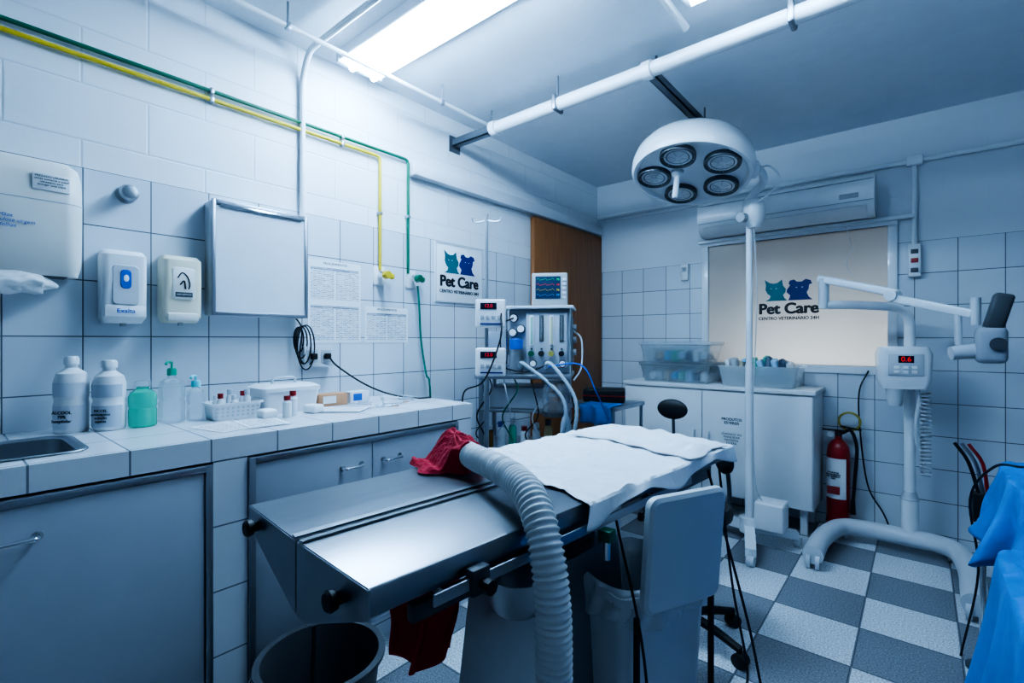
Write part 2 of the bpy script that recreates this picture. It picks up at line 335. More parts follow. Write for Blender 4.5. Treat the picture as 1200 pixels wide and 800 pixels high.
# ------------------------------------------------------------------ left wall items
e=E('paper_towel_dispenser','white wall-mounted paper towel dispenser with blue lettering and paper hanging out','paper towel dispenser',(0,.185,1.46),90)
g=G(); g.loft([rr(.138,.045,.03,0,0,-.046,8),rr(.145,.055,.045,.03,0,-.056,8),rr(.147,.062,.05,.12,0,-.063,8),rr(.147,.064,.05,.24,0,-.065,8),rr(.145,.06,.048,.32,0,-.061,8),rr(.138,.05,.04,.36,0,-.051,8),rr(.12,.036,.03,.38,0,-.037,8)]); g.out('dispenser_body',cream,e,ang=50)
g=G(); g.box((-.11,-.09,-.004),(.11,-.02,.012),.004); g.out('paper_slot',dgrey,e)
g=G(); g.loft([rr(.1475,.0645,.05,.235,0,-.065,8),rr(.1475,.0645,.05,.238,0,-.065,8)]); g.out('lid_seam',grey,e)
def lump(c,sx,sy,sz,seed):
    g=G(); n=36; rings=[]
    for i in range(n//2+1):
        a=-math.pi/2+math.pi*i/(n//2); q=max(math.cos(a),1e-3); ring=[]
        for k in range(n):
            t=2*math.pi*k/n; d=Vector((q*math.cos(t),q*math.sin(t),math.sin(a)))
            f=1+.18*noise.noise(d*2+Vector((seed,0,0)))+.08*math.sin(d.x*9+d.z*6+seed)
            ring.append((c[0]+sx*d.x*f,c[1]+sy*d.y*f,c[2]+sz*d.z*f))
        rings.append(ring)
    return g.loft(rings)
lump((-.03,-.075,-.024),.11,.033,.04,1.2).out('paper_towel',paper,e,ang=70)
G().grid(lambda a,b:(-.1+.15*a,-.1-.012*math.sin(b*4),-.005-.065*b*(1-.5*a)+.004*math.sin(a*18)),20,8).out('paper_towel',paper,e,solid=.001,ang=60)
G().box((.02,-.1305,.27),(.11,-.1255,.325),.001).out('paper_label',paper,e)
text('PREZADO USUÁRIO\nutilize somente o papel\nnecessário para\nenxugar suas mãos',e,(.065,-.131,.3),ink,width=.082,size=.01)
text('Mãos\n100% celulose virgem\n2 folhas',e,(-.04,-.1298,.16),binkm,width=.13,size=.03,shear=.2)
g=G(); g.lathe([(.0,0),(.03,0),(.032,.006),(.016,.012),(.014,.03),(.026,.04),(.03,.055),(.024,.068),(0,.072)],mt=Matrix.Translation((0,.467,1.79))@Matrix.Rotation(R(90),4,'Y'))
g.out('door_stop',steel2,label='round steel push button on the white tiles',cat='wall button')
def soap(y,z,w,h,mat,win,lab,txt,tm,style):
    e=E('soap_dispenser',lab,'soap dispenser',(0,y,z),90,group='wall soap dispensers')
    g=G(); g.loft([rr(w*.42,.035,.015,0,0,-.036),rr(w*.5,.045,.018,h*.08,0,-.046),rr(w*.5,.05,.02,h*.6,0,-.051),rr(w*.5,.048,.02,h*.93,0,-.049),rr(w*.44,.035,.015,h,0,-.036)]); g.out('dispenser_body',mat,e)
    FT=Matrix.Rotation(R(90),4,'X')
    if style==0:
        g=G(); g.loft([rr(w*.3,h*.27,.014,0,0,h*.52),rr(w*.28,h*.26,.014,.003,0,h*.52)],mt=Matrix.Translation((0,-.099,0))@FT); g.out('front_window',lgrey,e)
        g=G(); g.loft([rr(w*.12,h*.13,.012,0,0,h*.6),rr(w*.11,h*.12,.012,.003,0,h*.6)],mt=Matrix.Translation((0,-.102,0))@FT); g.out('level_window',win,e)
        G().ball((0,-.105,h*.61),.008,(1,.25,1.6)).out('drop_symbol',paper,e)
        G().box((-w*.46,-.1015,h*.08),(w*.46,-.094,h*.24),.006).out('push_bar',white,e)
        text(txt,e,(0,-.1032,h*.165),tm,width=w*.4,size=.02)
    else:
        g=G(); g.loft([rr(w*.3,h*.24,.012,0,0,h*.58),rr(w*.28,h*.22,.012,.003,0,h*.58)],mt=Matrix.Translation((0,-.099,0))@FT); g.out('front_window',cream,e)
        g=G(); g.tube([(-w*.16,-.1035,h*.66),(-w*.05,-.1035,h*.74),(w*.08,-.1035,h*.69),(w*.15,-.1035,h*.58),(w*.12,-.1035,h*.5)],.0022,8,6); g.out('hand_symbol',ink,e)
        g=G(); g.tube([(-w*.1,-.1035,h*.56),(w*.0,-.1035,h*.62),(w*.04,-.1035,h*.5)],.0028,8,6); g.out('hand_symbol',ink,e)
        G().box((-w*.22,-.1032,h*.38),(w*.22,-.102,h*.45)).out('dark_label',dgrey,e)
        G().box((-w*.4,-.103,h*.02),(w*.4,-.05,h*.14),.006).out('push_bar',cream,e)
        text(txt,e,(0,-.1037,h*.415),paper,width=w*.38,size=.012)
    G().cyl((0,-.06,-.012),(0,-.06,.005),.01).out('nozzle',grey,e)
soap(.448,1.31,.13,.262,white,blue,'white soap dispenser with small blue level window','Exalta',binkm,0)
soap(.627,1.317,.13,.258,cream2,dgrey,'cream soap dispenser with thin dark hand drawing on the front','ANTI-SÉPTICO',ink,1)
e=E('x_ray_viewer','aluminium-framed wall light box with blank white panel','x-ray viewer',(0,.925,1.35),90)
g=G(); g.box((-.195,-.09,0),(.195,0,.47),.004); g.out('viewer_body',lgrey,e)
g=G()
for a,b in (((-.2,-.1,0),(-.186,-.088,.47)),((.186,-.1,0),(.2,-.088,.47)),((-.186,-.1,0),(.186,-.088,.015)),((-.186,-.1,.45),(.186,-.088,.47))): g.box(a,b,.002)
g.out('viewer_frame',alu,e)
G().box((-.186,-.094,.015),(.186,-.0905,.45)).out('viewer_panel',M('opal_panel',(.7,.75,.8),.35),e)
G().box((-.17,-.103,.442),(.17,-.1,.456),.001).out('film_clip',chrome,e)
# papers
pm=print_mat('printed_table',(.82,.84,.85),(.3,.33,.38),.024,.0075,.0018)
hm=print_mat('printed_rules',(.5,.54,.6),(.16,.18,.22),.05,.0095,.0015)
for y0,y1,z0,z1,blk in ((1.175,1.465,1.235,1.645,((.012,.185),(.215,.375))),(1.49,1.775,1.235,1.43,((.012,.16),))):
    e=E('wall_notice','white printed notice sheet with dense tables taped to tiles','notice',(0,(y0+y1)/2,z0),90,group='printed notices')
    w_=(y1-y0)/2
    G().box((-w_,-.002,0),(w_,0,z1-z0)).out('paper_sheet',paper,e)
    for za,zb in blk:
        G().box((-w_+.012,-.0028,za),(-w_*.05,-.002,zb)).out('printed_table',pm,e)
        G().box((w_*.02,-.0028,za),(w_-.012,-.002,zb)).out('printed_table',pm,e)
        G().box((-w_+.012,-.003,zb-.012),(w_-.012,-.0028,zb)).out('printed_heading',hm,e)
    text('PROCEDIMENTOS',e,(0,-.0025,z1-z0-.014),ink,width=w_*.9,size=.012)
# outlets
e=E('power_outlet','grey double power outlet plate with plugs under the light box','power outlet',(0,1.215,1.12),90)
G().box((-.075,-.035,0),(.075,0,.1),.004).out('wall_plate',lgrey,e)
for x in (-.035,.035):
    G().box((x-.027,-.039,.02),(x+.027,-.035,.08),.002).out('socket',grey,e)
    G().box((x-.014,-.065,.035),(x+.014,-.039,.065),.006).out('plug',black,e)
g=G()
for k in range(4):
    r_=.04+.01*k; c=(1.12+.006*k,1.25-.012*k)
    g.tube([(.02+.012*k,c[0]+r_*.6*math.cos(a*R(30)),c[1]+r_*1.5*math.sin(a*R(30))) for a in range(13)],.0035,6,3)
g.tube([(.02,1.1,1.36),(.03,1.13,1.3),(.03,1.12,1.17),(.03,1.16,1.13),(.05,1.19,1.17)],.0035,6,5)
g.out('power_cable',black,label='coiled black power cable hanging on the wall beside the outlet',cat='cable')
G().tube([(.06,1.25,1.17),(.09,1.28,1.12),(.13,1.4,1.03),(.2,1.5,.975),(.28,1.6,.951),(.33,1.67,.951)],.0045,6,8).out('power_cable',black,label='black cable running from outlet across the counter',cat='cable')
# sign on left wall
e=E('wall_sign','square white veterinary centre sign with teal and navy emblem','sign',(0,2.185,1.485),90)
G().box((-.205,-.008,0),(.205,0,.37),.003).out('sign_board',paper,e)
g=G()
for a,b in (((-.205,-.011,0),(-.199,-.008,.37)),((.199,-.011,0),(.205,-.008,.37)),((-.199,-.011,0),(.199,-.008,.006)),((-.199,-.011,.364),(.199,-.008,.37))): g.box(a,b)
g.out('sign_border',lgrey,e)
text('Pet Care',e,(0,-.009,.13),ink,width=.33,size=.09,bold=.005); text('CENTRO VETERINÁRIO 24H',e,(0,-.009,.068),ink,width=.34,size=.03,bold=.0011); logo(e,0,-.0085,.185,.135)
# ------------------------------------------------------------------ counter
ctile=tile_mat('counter_top_tile','X','Y',.0,.15); cfront=tile_mat('counter_front_tile','Y','Z',.15,.875)
Z=.945
sx0,sx1,sy0,sy1=.2,.52,-.28,.27
g=G(); g.box((0,YF+.005,.877),(sx0,1.68,Z)); g.box((sx1,YF+.005,.877),(.62,1.68,Z)); g.box((sx0,sy1,.877),(sx1,1.68,Z)); g.box((sx0,YF+.005,.877),(sx1,sy0,Z))
g.out('worktop',ctile,label='white tiled worktop along the wall with inset sink',cat='worktop')
g=G(); a=[rr(.175,.29,.05,Z+.004,.36,-.005),rr(.16,.275,.05,Z+.005,.36,-.005),rr(.15,.265,.05,Z-.002,.36,-.005),rr(.14,.255,.05,Z-.12,.36,-.005),rr(.11,.225,.05,Z-.15,.36,-.005)]
g.loft(a,c0=False); g.lathe([(0,Z-.148),(.025,Z-.148),(.028,Z-.145),(0,Z-.144)],(.36,0,0)); g.out('sink',steel2,label='stainless steel inset sink basin in the tiled worktop',cat='sink',solid=.001)
g=G(); g.box((.02,YF+.01,.0),(.56,.56,.14)); g.box((.02,.555,0),(.62,.654,.875)); g.box((.02,.654,0),(.56,1.58,.14)); g.box((.02,1.58,0),(.62,1.67,.875)); g.out('counter_base',cfront,label='white tiled masonry base carrying the worktop',cat='counter base')
panelm=M('grey_laminate',(.42,.45,.5),.35)
def cabinet(y0,y1,doors,lab,bh):
    e=E('base_cabinet',lab,'cabinet',(.0,(y0+y1)/2,.14),90,group='under-counter cabinets'); hw=(y1-y0)/2; h=.73
    G().box((-hw+.002,-.6,.002),(hw-.002,-.03,bh)).out('cabinet_body',panelm,e)
    g=G(); t=.02
    for a,b in (((-hw,-.632,0),(-hw+t,-.6,h)),((hw-t,-.632,0),(hw,-.6,h)),((-hw+t,-.632,0),(hw-t,-.6,t)),((-hw+t,-.632,h-t),(hw-t,-.6,h))): g.box(a,b,.002)
    g.out('cabinet_frame',alu,e)
    n=len(doors); W=(2*hw-2*t)/n
    for i,hx in enumerate(doors):
        x0=-hw+t+W*i
        d=G().box((x0+.002,-.625,t+.002),(x0+W-.002,-.601,h-t-.002),.002).out('door',panelm,e)
        g=G(); zz=h-.1; g.tube(rounded([(hx-.04,-.62,zz),(hx-.04,-.65,zz),(hx+.04,-.65,zz),(hx+.04,-.62,zz)],.01),.006,10)
        for q in (-.04,.04): g.cyl((hx+q,-.626,zz),(hx+q,-.621,zz),.012)
        g.out('handle',chrome,d)
cabinet(-.62,.552,[.16,] ,'grey laminate cabinet with aluminium-edged door below the sink',.62)
cabinet(.656,1.578,[-.09,.09],'grey laminate two-door cabinet with chrome handles in tiled base',.725)
# counter items
def bottle(x,y,r,h,mat,capm,lab,neck=.35,cap=.12,labm=None,txt=None,grp=None,pump=False,cat='bottle'):
    e=E('bottle',lab,cat,(x,y,Z+.0005),52,group=grp)
    hs=h*(1-cap)
    G().lathe([(0,0),(r*.9,0),(r,h*.03),(r,hs*.42),(r*.93,hs*.47),(r,hs*.52),(r,hs*.74),(r*.85,hs*.86),(r*neck,hs*.94),(r*neck,hs),(0,hs)],n=28).out('bottle_body',mat,e)
    g=G(); g.lathe([(0,hs-.002),(r*neck*1.25,hs-.002),(r*neck*1.25,h*.97),(r*neck,h),(0,h)],n=20)
    if pump: g.cyl((0,0,h*.98),(0,0,h*1.12),.004,n=8); g.tube([(0,0,h*1.1),(.0,-.03,h*1.12),(0,-.045,h*1.08)],.005,8,4); 
    g.out('cap',capm,e)
    if labm:
        n=10
        for z0,z1 in ((.06,.4),(.53,.73)):
            G().grid(lambda a,b:((r+.0008)*math.sin(R(-75+150*a)),-(r+.0008)*math.cos(R(-75+150*a)),hs*(z0+(z1-z0)*b)),n,1).out('paper_label',labm,e)
    if txt: text(txt,e,(0,-r-.0025,hs*.24),ink,width=r*1.2,size=.015,bold=.0003)
    return e
lb=M('bottle_label',(.5,.56,.64),.5); lb2=M('bottle_label_pale',(.66,.7,.76),.5)
bottle(.115,.3,.046,.25,white,white,'white ribbed alcohol bottle with printed label',.35,.1,lb2,'ÁLCOOL\n70%\nhospitalar')
bottle(.16,.39,.046,.235,white,white,'white chemical bottle with dense dark printed label',.4,.1,lb,'RICCEL\nantisséptico\nsolução\naquosa')
bottle(.174,.48,.042,.16,greenliq,clear,'squat clear bottle of green antiseptic liquid',.45,.12)
bottle(.157,.572,.042,.2,clear,M('green_cap',(.0,.35,.22),.4),'clear squeeze bottle with green tipped nozzle',.3,.12,pump=True)
bottle(.158,.65,.031,.15,clear,M('cyan_cap',(.1,.6,.65),.4),'small clear bottle with cyan spray cap',.4,.15,pump=True)
def basket(name,x,y,z,hx,hy,h,mat,lab,rz=0,slots=True,cat='basket',grp=None):
    e=E(name,lab,cat,(x,y,z),rz,group=grp)
    g=G(); g.loft([rr(hx*.88,hy*.88,.015,.001),rr(hx,hy,.018,h),rr(hx+.006,hy+.006,.02,h),rr(hx+.006,hy+.006,.02,h-.008),rr(hx-.003,hy-.003,.016,h-.003),rr(hx*.86,hy*.86,.015,.004)]); g.out('basket_body',mat,e)
    if slots:
        g=G(); n=max(5,int(hx*2/.02))
        for i in range(n):
            for j in range(3):
                x_=-hx*.8+1.6*hx*i/(n-1); zz=h*(.25+.22*j); k=.88+.12*zz/h
                g.box((x_-.004,-hy*k-.0012,zz-.004),(x_+.004,-hy*k+.001,zz+.004))
        for i in range(max(4,int(hy*2/.02))):
            for j in range(3):
                y_=-hy*.75+1.5*hy*i/(max(4,int(hy*2/.02))-1); zz=h*(.25+.22*j); k=.88+.12*zz/h
                g.box((hx*k-.001,y_-.004,zz-.004),(hx*k+.0012,y_+.004,zz+.004))
        g.out('slot_pattern',lgrey,e)
    return e
basket('basket',.21,.76,Z,.09,.06,.065,white,'white slotted plastic basket holding small vials',90)
def vial(x,y,z,r,h,m,cm,lab,grp):
    e=E('vial',lab,'vial',(x,y,z),0,group=grp)
    G().lathe([(0,0),(r,0),(r,h*.7),(r*.5,h*.8),(r*.5,h*.85),(0,h*.85)],n=14).out('vial_body',m,e)
    G().lathe([(0,h*.8),(r*.75,h*.8),(r*.75,h),(0,h)],n=14).out('cap',cm,e)
for i in range(6):
    vial(.188+.042*(i%2),.71+.048*(i//2),Z+.005,.013,.085+.01*(i%3),white,[white,redp,lgrey][i%3],'small white vial standing in basket','vials in basket')
vial(.37,.9,Z+.0005,.017,.085,white,redp,'small white bottle with red cap on worktop','red-capped bottles')
vial(.345,.935,Z+.0005,.017,.1,white,redp,'small white bottle with red cap on worktop','red-capped bottles')
e=E('gauze_container','white plastic container with raised lid full of gauze','container',(.17,.98,Z),90)
g=G(); g.loft([rr(.11,.075,.02,.0),rr(.12,.085,.02,.09)]); g.out('container_body',white,e)
g=G(); g.loft([rr(.125,.09,.02,.09),rr(.125,.09,.02,.105),rr(.1,.07,.02,.118)]); g.out('lid',white,e)
g=G(); g.tube([(-.05,0,.118),(-.04,0,.14),(.04,0,.14),(.05,0,.118)],.006,8,5); g.out('handle',lgrey,e)
for i,(x,y) in enumerate(((.33,.84),(.33,1.03))):
    g=G(); g.box((-.035,-.03,0),(.035,.03,.035),.012,3); g.out('gauze_roll',paper,label='folded white gauze pad on worktop',cat='gauze',loc=(x,y,Z+.0005),rz=20*i,group='gauze pads')
for (y,m,lab,w_) in ((1.2,orange,'small orange and white glove box on worktop',.07),(1.34,white,'small white and blue medicine box on worktop',.05)):
    e=E('medicine_box',lab,'box',(.16,y,Z),86,group='medicine boxes')
    G().box((-w_,-.035,0),(w_,.035,.055),.002).out('box_body',m,e)
    G().box((-w_*.7,-.036,.012),(w_*.2,-.0352,.045)).out('box_label',binkm if m is white else paper,e)
for i,(x,y,rz) in enumerate(((.42,.66,12),(.43,.78,-6),(.36,1.14,40))):
    e=E('paper_form','white printed paper form lying on worktop','paper',(x,y,Z+.001+.0015*i),rz,group='loose papers')
    G().box((-.1,-.07,0),(.1,.07,.001)).out('paper_sheet',paper,e)
    m=Matrix.Translation((0,0,.0012))@Matrix.Rotation(R(-90),4,'X')
    G().box((-.085,-.0002,-.055),(.085,.0002,.055)).out('printed_lines',pm,e,mw=m)
for i,(x,y,rz) in enumerate(((.3,1.3,20),(.38,1.42,80),(.22,1.45,-30),(.45,1.3,60),(.3,1.55,10))):
    e=E('syringe','clear disposable syringe lying on worktop','syringe',(x,y,Z+.009),rz,group='syringes on worktop')
    G().cyl((-.04,0,0),(.03,0,0),.007,n=12).out('barrel',clear,e)
    g=G(); g.cyl((-.07,0,0),(-.04,0,0),.004,n=8); g.cyl((-.072,0,0),(-.068,0,0),.009,n=12); g.out('plunger',white,e)
    G().cyl((.03,0,0),(.06,0,0),.0025,n=8).out('needle_cap',orange if i%2 else white,e)
# ------------------------------------------------------------------ back wall
e=E('air_conditioner','white split air conditioner mounted above the window','air conditioner',(1.52,D,2.035))
g=G(); pr=[(0,0),(-.11,0),(-.16,.02),(-.195,.06),(-.205,.11),(-.207,.16),(-.2,.21),(-.185,.24),(-.15,.258),(0,.262)]
g.prism([(-.54,a,b) for a,b in pr],(1.08,0,0)); g.out('unit_body',wpaint,e,ang=40)
G().prism([(-.5,-.12,-.004),(-.5,-.165,.018),(-.5,-.2,.058),(-.5,-.205,.054),(-.5,-.17,.012),(-.5,-.122,-.009)],(1.0,0,0)).out('air_flap',white,e)
g=G(); 
for z in (.085,.215): g.box((-.535,-.2085,z),(.535,-.19,z+.003))
g.out('panel_seam',grey,e)
G().box((.36,-.2095,.11),(.46,-.204,.14),.002).out('display',grey,e)
e=E('conduit','white conduit along the back wall with junction box and drop','conduit',(0,D,0))
G().tube([(.02,-.018,2.36),(3.38,-.018,2.36)],.015).out('pipe',wpaint,e)
G().tube([(.1,-.014,2.32),(1.0,-.014,2.32)],.008).out('pipe',wpaint,e,label='thin lower white pipe')
G().tube([(2.25,-.018,2.36),(2.25,-.018,1.84)],.014).out('pipe',wpaint,e)
G().box((2.21,-.045,2.33),(2.29,-.001,2.39),.006).out('junction_box',wpaint,e)
e=E('power_outlet','white surface power outlet box with black plug below conduit','power outlet',(2.25,D,1.64))
G().box((-.03,-.045,0),(.03,0,.2),.004).out('outlet_box',white,e)
for z in (.04,.1,.155): G().box((-.018,-.05,z-.014),(.018,-.045,z+.014),.002).out('socket',redp if z==.1 else dgrey,e)
e=E('wall_thermostat','small white wall remote control holder','wall control',(.81,D,1.73))
G().box((-.03,-.02,0),(.03,0,.13),.005).out('control_body',white,e); G().box((-.02,-.022,.07),(.02,-.02,.11)).out('display',grey,e)
text('23',e,(0,-.0225,.09),ink,width=.02,size=.02)
G().tube([(1.9,D-.06,2.0),(1.93,D-.04,1.85),(1.9,D-.04,1.75),(1.95,D-.04,1.65)],.003,6,6).out('cord',white,label='thin white cord hanging from air conditioner',cat='cord')
G().tube([(2.02,D-.03,1.05),(1.97,D-.04,.9),(1.98,D-.04,.6),(2.02,D-.05,.3),(2.1,D-.07,.15),(2.15,D-.1,.02)],.005,6,8).out('power_cable',black,label='black cable looping down the tiled wall',cat='cable')
# cabinet back
lamin=M('white_laminate',(.78,.8,.82),.35)
e=E('storage_cabinet','low white laminate storage cabinet with two doors beneath the window','cabinet',(.485,3.93,0))
W=1.28
G().box((0,-.38,.17),(W,0,.895)).out('cabinet_body',lamin,e)
for x in (.04,W-.08):
    for y in (-.34,-.06): G().box((x,y,0),(x+.04,y+.04,.17),.003).out('cabinet_leg',lamin,e)
for i,(a,b) in enumerate(((0,.6),(.6,W))):
    d=G().box((a+.003,-.4,.175),(b-.003,-.381,.89),.003).out('door',lamin,e)
    hx=b-.05 if i==0 else a+.05
    G().tube(rounded([(hx,-.4,.5),(hx,-.42,.5),(hx,-.42,.6),(hx,-.4,.6)],.008),.005,8).out('handle',lgrey,d)
text('PRODUTOS\nESTÉREIS',e,(.8,-.401,.69),ink,width=.13,size=.02,bold=.0005)
text('CUIDADO AO\nMANUSEAR\nMATERIAL\nESTÉRIL',e,(.8,-.401,.57),ink,width=.13,size=.02)
G().box((.475,3.52,.9),(1.78,3.935,.93),.004).out('worktop',lamin,label='white laminate top of the low storage cabinet',cat='worktop')
for k in range(2):
    b_=basket('storage_box',.86,3.72,.931+.155*k,.27,.15,.13,clear,'stacked clear plastic storage box with lid and packets inside',0,False,'storage box','clear storage boxes')
    G().loft([rr(.28,.16,.02,.131),rr(.28,.16,.02,.148),rr(.265,.145,.02,.152)]).out('lid',clear,b_)
basket('storage_basket',1.43,3.7,.931,.25,.14,.14,M('frosted_clear_plastic',(.8,.88,.92),.2,trans=.4,alpha=.5),'frosted plastic basket filled with blue and white packets',0,False,'basket')
cols=[white,M('pale_blue_packet',(.4,.62,.8),.4),M('sky_packet',(.1,.4,.7),.4),lgrey,M('dark_packet',(.06,.09,.14),.4),M('green_packet',(.1,.4,.3),.4),M('tan_packet',(.5,.4,.3),.5)]
def packet(x,y,z,sx,sy,sz,m,mt,lab,grp):
    mw=Matrix.Translation((x,y,z))@mt
    G().box((-sx,-sy,-sz),(sx,sy,sz),min(sx,sy,sz)*.6,3).out('medical_packet',m,label=lab,cat='packet',mw=mw,group=grp)
labs=[c+' wrapped medical packet' for c in ('white','pale blue','bright blue','grey','dark','green','tan')]
for i in range(20):
    c=(i*3+i//7)%7; mt=Matrix.Rotation(R(random.uniform(-25,25)),4,'Y')@Matrix.Rotation(R(random.uniform(-15,15)),4,'X')
    packet(1.235+.043*(i%10),3.65+.1*(i//10),1.035+.035*random.random(),.014+.008*random.random(),.036,.055+.015*random.random(),cols[c],mt,labs[c]+' standing in the plastic basket','packets in basket')
for i in range(16):
    c=(i*3)%7
    packet(.665+.056*(i%8),3.72,.975+.155*(i//8),.022+.004*(i%2),.08,.028+.008*(i%3),cols[c],Matrix.Rotation(R(random.uniform(-5,5)),4,'Y'),labs[c]+' inside a clear storage box','packets in storage boxes')
# extinguisher
e=E('fire_extinguisher','dark red fire extinguisher with white label standing by tiled wall','fire extinguisher',(1.865,3.83,0))
g=G(); g.lathe([(0,.1),(.06,.1),(.066,.12),(.066,.5),(.06,.55),(.04,.585),(.02,.6),(.02,.62),(0,.62)]); g.out('cylinder_body',redp,e)
G().lathe([(0,.0),(.075,0),(.075,.015),(.065,.1),(.06,.11),(0,.11)]).out('floor_stand',redp,e)
g=G(); g.grid(lambda a,b:(.067*math.sin(R(-75+120*a)),-.067*math.cos(R(-75+120*a)),.22+.26*b),12,1); g.out('paper_label',paper,e)
text('EXTINTOR\nDE INCÊNDIO\nPÓ QUÍMICO\nABC',e,(-.02,-.069,.37),ink,width=.08,size=.02,rot=(90,0,-10),bold=.0006)
G().box((-.055,-.07,.25),(.015,-.067,.3)).out('warning_panel',redp,e)
g=G(); g.cyl((0,0,.61),(0,0,.65),.02); g.box((-.09,-.01,.65),(.03,.01,.66),.003); g.box((-.085,-.01,.675),(.03,.01,.685),.003,mt=Matrix.Rotation(R(8),4,'Y')); g.out('valve_handle',black,e)
g=G(); g.tube([(.02,0,.64),(.07,-.01,.66),(.1,-.01,.55),(.09,-.02,.35),(.08,-.02,.2)],.01,10,8); g.cyl((.08,-.02,.22),(.08,-.02,.13),.012,.016); g.out('discharge_hose',black,e)
g=G(); g.tube([(.06+.058*math.cos(a*R(20)),.0,.72+.058*math.sin(a*R(20))) for a in range(19)],.007,8); g.out('seal_ring',M('ring_yellow',(.4,.33,.05),.4),e)
g=G(); g.cyl((-.04,-.02,.63),(-.04,-.035,.63),.018); g.out('pressure_gauge',paper,e)
# ------------------------------------------------------------------ x-ray unit
e=E('dental_x_ray_unit','white mobile x-ray unit with articulated arm on castors','x-ray machine',(2.23,3.7,0))
basem=M('base_grey_enamel',(.62,.65,.69),.35)
g=G(); g.tube(rounded([(-.40,-.62,.08),(-.4,-.35,.09),(-.33,-.03,.095),(.2,-.03,.095),(.245,-.35,.09),(.235,-.74,.08)],.14,8),.05,18,0)
g.out('base_frame',basem,e)
for x,y in ((-.4,-.6),(-.33,.0),(.2,.0),(.235,-.72)):
    c=G(); c.cyl((x-.032,y,.042),(x-.012,y,.042),.042); c.cyl((x+.012,y,.042),(x+.032,y,.042),.042); c.box((x-.012,y-.018,.03),(x+.012,y+.018,.08),.006); c.out('castor',lgrey,e)
g=G(); g.cyl((0,-.02,.08),(0,.0,.32),.042); g.cyl((0,0,.3),(0,0,1.26),.028); g.tube(rounded([(0,0,1.2),(0,0,1.44),(-.28,-.16,1.46),(-.4,-.23,1.46)],.16,12),.026,14); g.out('column',wpaint,e)
G().cyl((0,0,.31),(0,0,.36),.045,.03).out('column_collar',lgrey,e)
b_=Matrix.Translation((-.03,-.1,.97))@Matrix.Rotation(R(12),4,'Z')
g=G(); g.loft([rr(.1,.055,.02,.0),rr(.12,.07,.03,.05),rr(.125,.075,.03,.2),rr(.11,.06,.03,.24)]); cb=g.out('control_box',wpaint,e,mw=b_)
G().box((-.08,-.08,.08),(.08,-.073,.2),.003).out('control_panel',lgrey,cb)
G().box((-.035,-.083,.15),(.035,-.0795,.19)).out('display',screen,cb)
text('0.6',cb,(0,-.0838,.17),glow_r,width=.045,size=.03)
g=G()
for i in range(3):
    for j in range(2): g.box((-.055+.04*i,-.084,.09+.025*j),(-.03+.04*i,-.0795,.107+.025*j),.002)
g.out('button',paper,cb)
g=G(); g.lathe([(0,-.1),(.03,-.1),(.04,-.06),(.045,0),(0,0)],(-.04,-.02,0)); g.tube([(.06,0,.02),(.075,0,-.06),(.06,0,-.2),(.07,0,-.32)],.012,8,6); g.out('hand_switch',lgrey,cb)
g=G(); g.tube([(.07+.022*math.cos(a*R(45)),-.08+.022*math.sin(a*R(45)),.95-.0028*a) for a in range(170)],.005,6); g.out('coiled_cord',grey,e)
j1=Vector((-.4,-.23,1.44)); j2=Vector((.25,-.5,1.40))
g=G(); g.cyl(j1,Vector((-.4,-.23,1.62)),.028); g.out('arm_joint',lgrey,e)
a=Vector((-.4,-.23,1.615)); d=(j2-a); L=d.length; mt=Matrix.Translation(a)@d.to_track_quat('X','Z').to_matrix().to_4x4()
g=G(); g.box((-.03,-.024,-.022),(L*.55,.024,.022),.01,3,mt=mt); g.box((L*.5,-.02,-.05),(L,.02,-.008),.008,3,mt=mt); g.cyl(mt@Vector((L*.52,-.034,-.015)),mt@Vector((L*.52,.034,-.015)),.03); g.out('support_arm',wpaint,e)
g=G(); g.cyl(j2+Vector((0,0,-.08)),j2+Vector((0,0,.05)),.02); g.tube(rounded([j2+Vector((-.06,.02,-.03)),j2+Vector((-.06,.02,-.19)),j2+Vector((.02,0,-.2))],.03),.015,10); g.out('head_yoke',lgrey,e)
hc=j2+Vector((.04,-.02,-.1))
g=G(); g.box(hc+Vector((-.02,-.05,.0)),hc+Vector((.05,.05,.17)),.014,3,mt=Matrix.Translation(hc)@Matrix.Rotation(R(14),4,'Y')@Matrix.Translation(-hc)); g.out('head_bracket',dgrey,e)
xg=M('xray_grey',(.36,.39,.43),.4)
g=G(); g.box(hc+Vector((-.045,-.06,-.16)),hc+Vector((.065,.06,.01)),.026,3); g.out('x_ray_head',xg,e)
g=G(); g.cyl(hc+Vector((-.03,0,-.1)),hc+Vector((-.13,-.035,-.115)),.038,.032); g.out('collimator_cone',lgrey,e)
g=G(); g.cyl(hc+Vector((.03,-.062,-.07)),hc+Vector((.03,-.075,-.07)),.03); g.out('head_pivot_cap',dgrey,e)
# ------------------------------------------------------------------ surgical lamp
e=E('surgical_lamp','white mobile surgical lamp with domed head and several reflectors','surgical lamp',(1.47,3.24,0))
g=G()
LEGS=((.09,-.33),(-.3,.14),(.24,.12))
for dx,dy in LEGS:
    d=Vector((dx,dy,0)); n_=Vector((-dy,dx,0)).normalized()*.028
    g.prism([(n_.x,n_.y,.08),(-n_.x,-n_.y,.08),(-n_.x,-n_.y,.125),(n_.x,n_.y,.125)],d-Vector((0,0,.03)))
g.cyl((0,0,.07),(0,0,.16),.055)
g.out('base',wpaint,e)
for dx,dy in LEGS:
    c=G(); c.cyl((dx-.02,dy,.03),(dx+.02,dy,.03),.03); c.box((dx-.008,dy-.01,.03),(dx+.008,dy+.01,.085),.003); c.out('castor',lgrey,e)
g=G(); g.box((.04,-.07,.115),(.2,.09,.28),.012,3); g.out('battery_box',white,e)
g=G(); g.cyl((0,0,.12),(0,0,1.1),.024); g.cyl((0,0,1.1),(0,0,2.0),.019); g.out('pole',wpaint,e)
